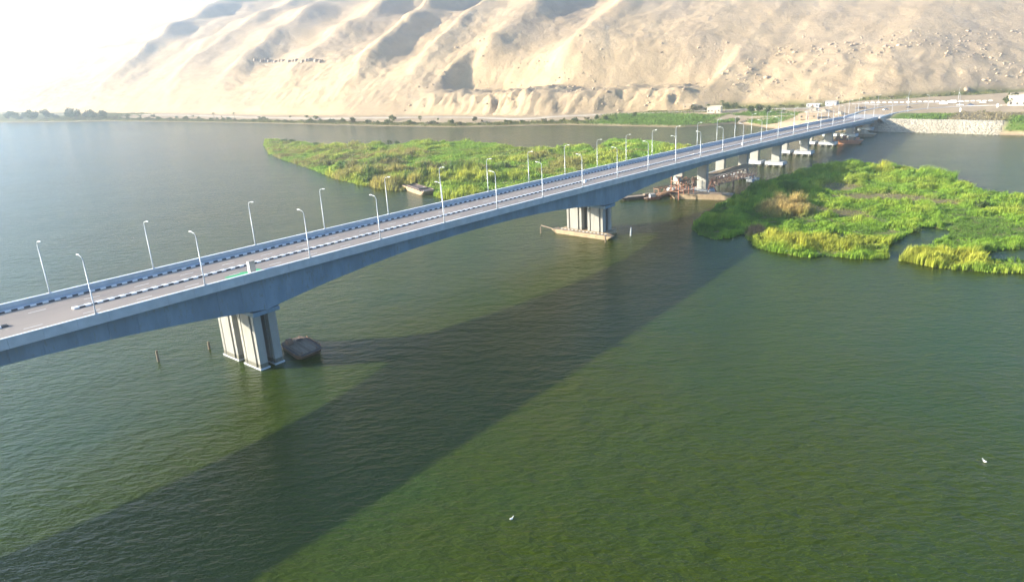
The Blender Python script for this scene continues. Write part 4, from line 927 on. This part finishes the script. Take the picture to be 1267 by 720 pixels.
for px, py, lab in ((1062, 135.5, 'dark car parked in the work yard, left of two'), (1068, 135.2, 'dark car parked in the work yard, right of two')):
    c = copy_tree(protos[('cargrey', False)]); q = on_bank(px, py); c.location = q[2]; c.rotation_euler = (0, 0, TH + 1.2); tag(c, lab, 'car', 'cars parked in the work yard')
bl = MB().loft([[(-1.3, -.3, 0), (1.3, -.3, 0), (1.3, .3, 0), (-1.3, .3, 0)], [(-1.3, -.26, .15), (1.3, -.26, .15), (1.3, .26, .15), (-1.3, .26, .15)], [(-1.25, -.1, .4), (1.25, -.1, .4), (1.25, .1, .4), (-1.25, .1, .4)], [(-1.25, -.09, .7), (1.25, -.09, .7), (1.25, .09, .7), (-1.25, .09, .7)]]).mesh('concrete_barrier', M['white'])
for i in range(22):
    px = 1072 + i * 7.3; s, t = on_junction(px, 128.6 - .018 * (px - 1072)); s = max(s, 545 - .2 * t + 6)
    z = max(ground(s, t), jz(s, t) - .4)
    o = link('concrete_barrier', bl, None, ST(s, t, z - .05), TH + R(-84)); tag(o, f'white concrete barrier block behind the junction road, {ORD[i]} of the row from the left', 'barrier', 'barrier row behind the junction')
# two white gate posts by the road
for px, py, lab in ((1188, 139, 'white pillar on the bank between the road and the green slope'), (1234, 133, 'white pillar beside the tree at the right edge')):
    q = on_bank(px, py); pl = empty('gate_pillar', q[2], TH); tag(pl, lab, 'pillar', 'white pillars')
    MB().box(-.45, .45, -.45, .45, -.5, 2.2).build('shaft', M['white'], pl); MB().box(-.6, .6, -.6, .6, 2.201, 2.45).build('cap', M['parapet'], pl)
# row of rock-cut openings high on the hazy slope
for i in range(15):
    px = 316 + i * 5.6 + (2 if i % 3 else 0); q = on_bank(px, 77 + .6 * math.sin(i * 2))
    if q is None: continue
    wd = 1.2 + .7 * (i % 3 == 1); e = MB().loft([[(-wd, -2.5, -1), (wd, -2.5, -1), (wd, 4, -1), (-wd, 4, -1)], [(-wd, -1.6, 2.6), (wd, -1.6, 2.6), (wd, 4, 2.6), (-wd, 4, 2.6)]])
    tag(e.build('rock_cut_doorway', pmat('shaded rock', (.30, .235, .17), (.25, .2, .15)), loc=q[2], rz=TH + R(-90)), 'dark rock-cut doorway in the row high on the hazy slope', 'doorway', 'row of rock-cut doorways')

# ------------------------------------------------------------------ haze
hz = MB().box(-3900, 3900, -1300, 4900, -6, MOUNT_TOP + 6)
mt = bpy.data.materials.new('haze air'); mt.use_nodes = True; t = mt.node_tree; t.nodes.clear()
out = t.nodes.new('ShaderNodeOutputMaterial'); pv = t.nodes.new('ShaderNodeVolumePrincipled')
pv.inputs['Color'].default_value = (.86, .93, 1.0, 1); pv.inputs['Density'].default_value = .00037; pv.inputs['Anisotropy'].default_value = .8
t.links.new(pv.outputs[0], out.inputs['Volume'])
tag(hz.build('haze', mt), 'pale dusty air over the river valley', 'haze', kind='stuff')
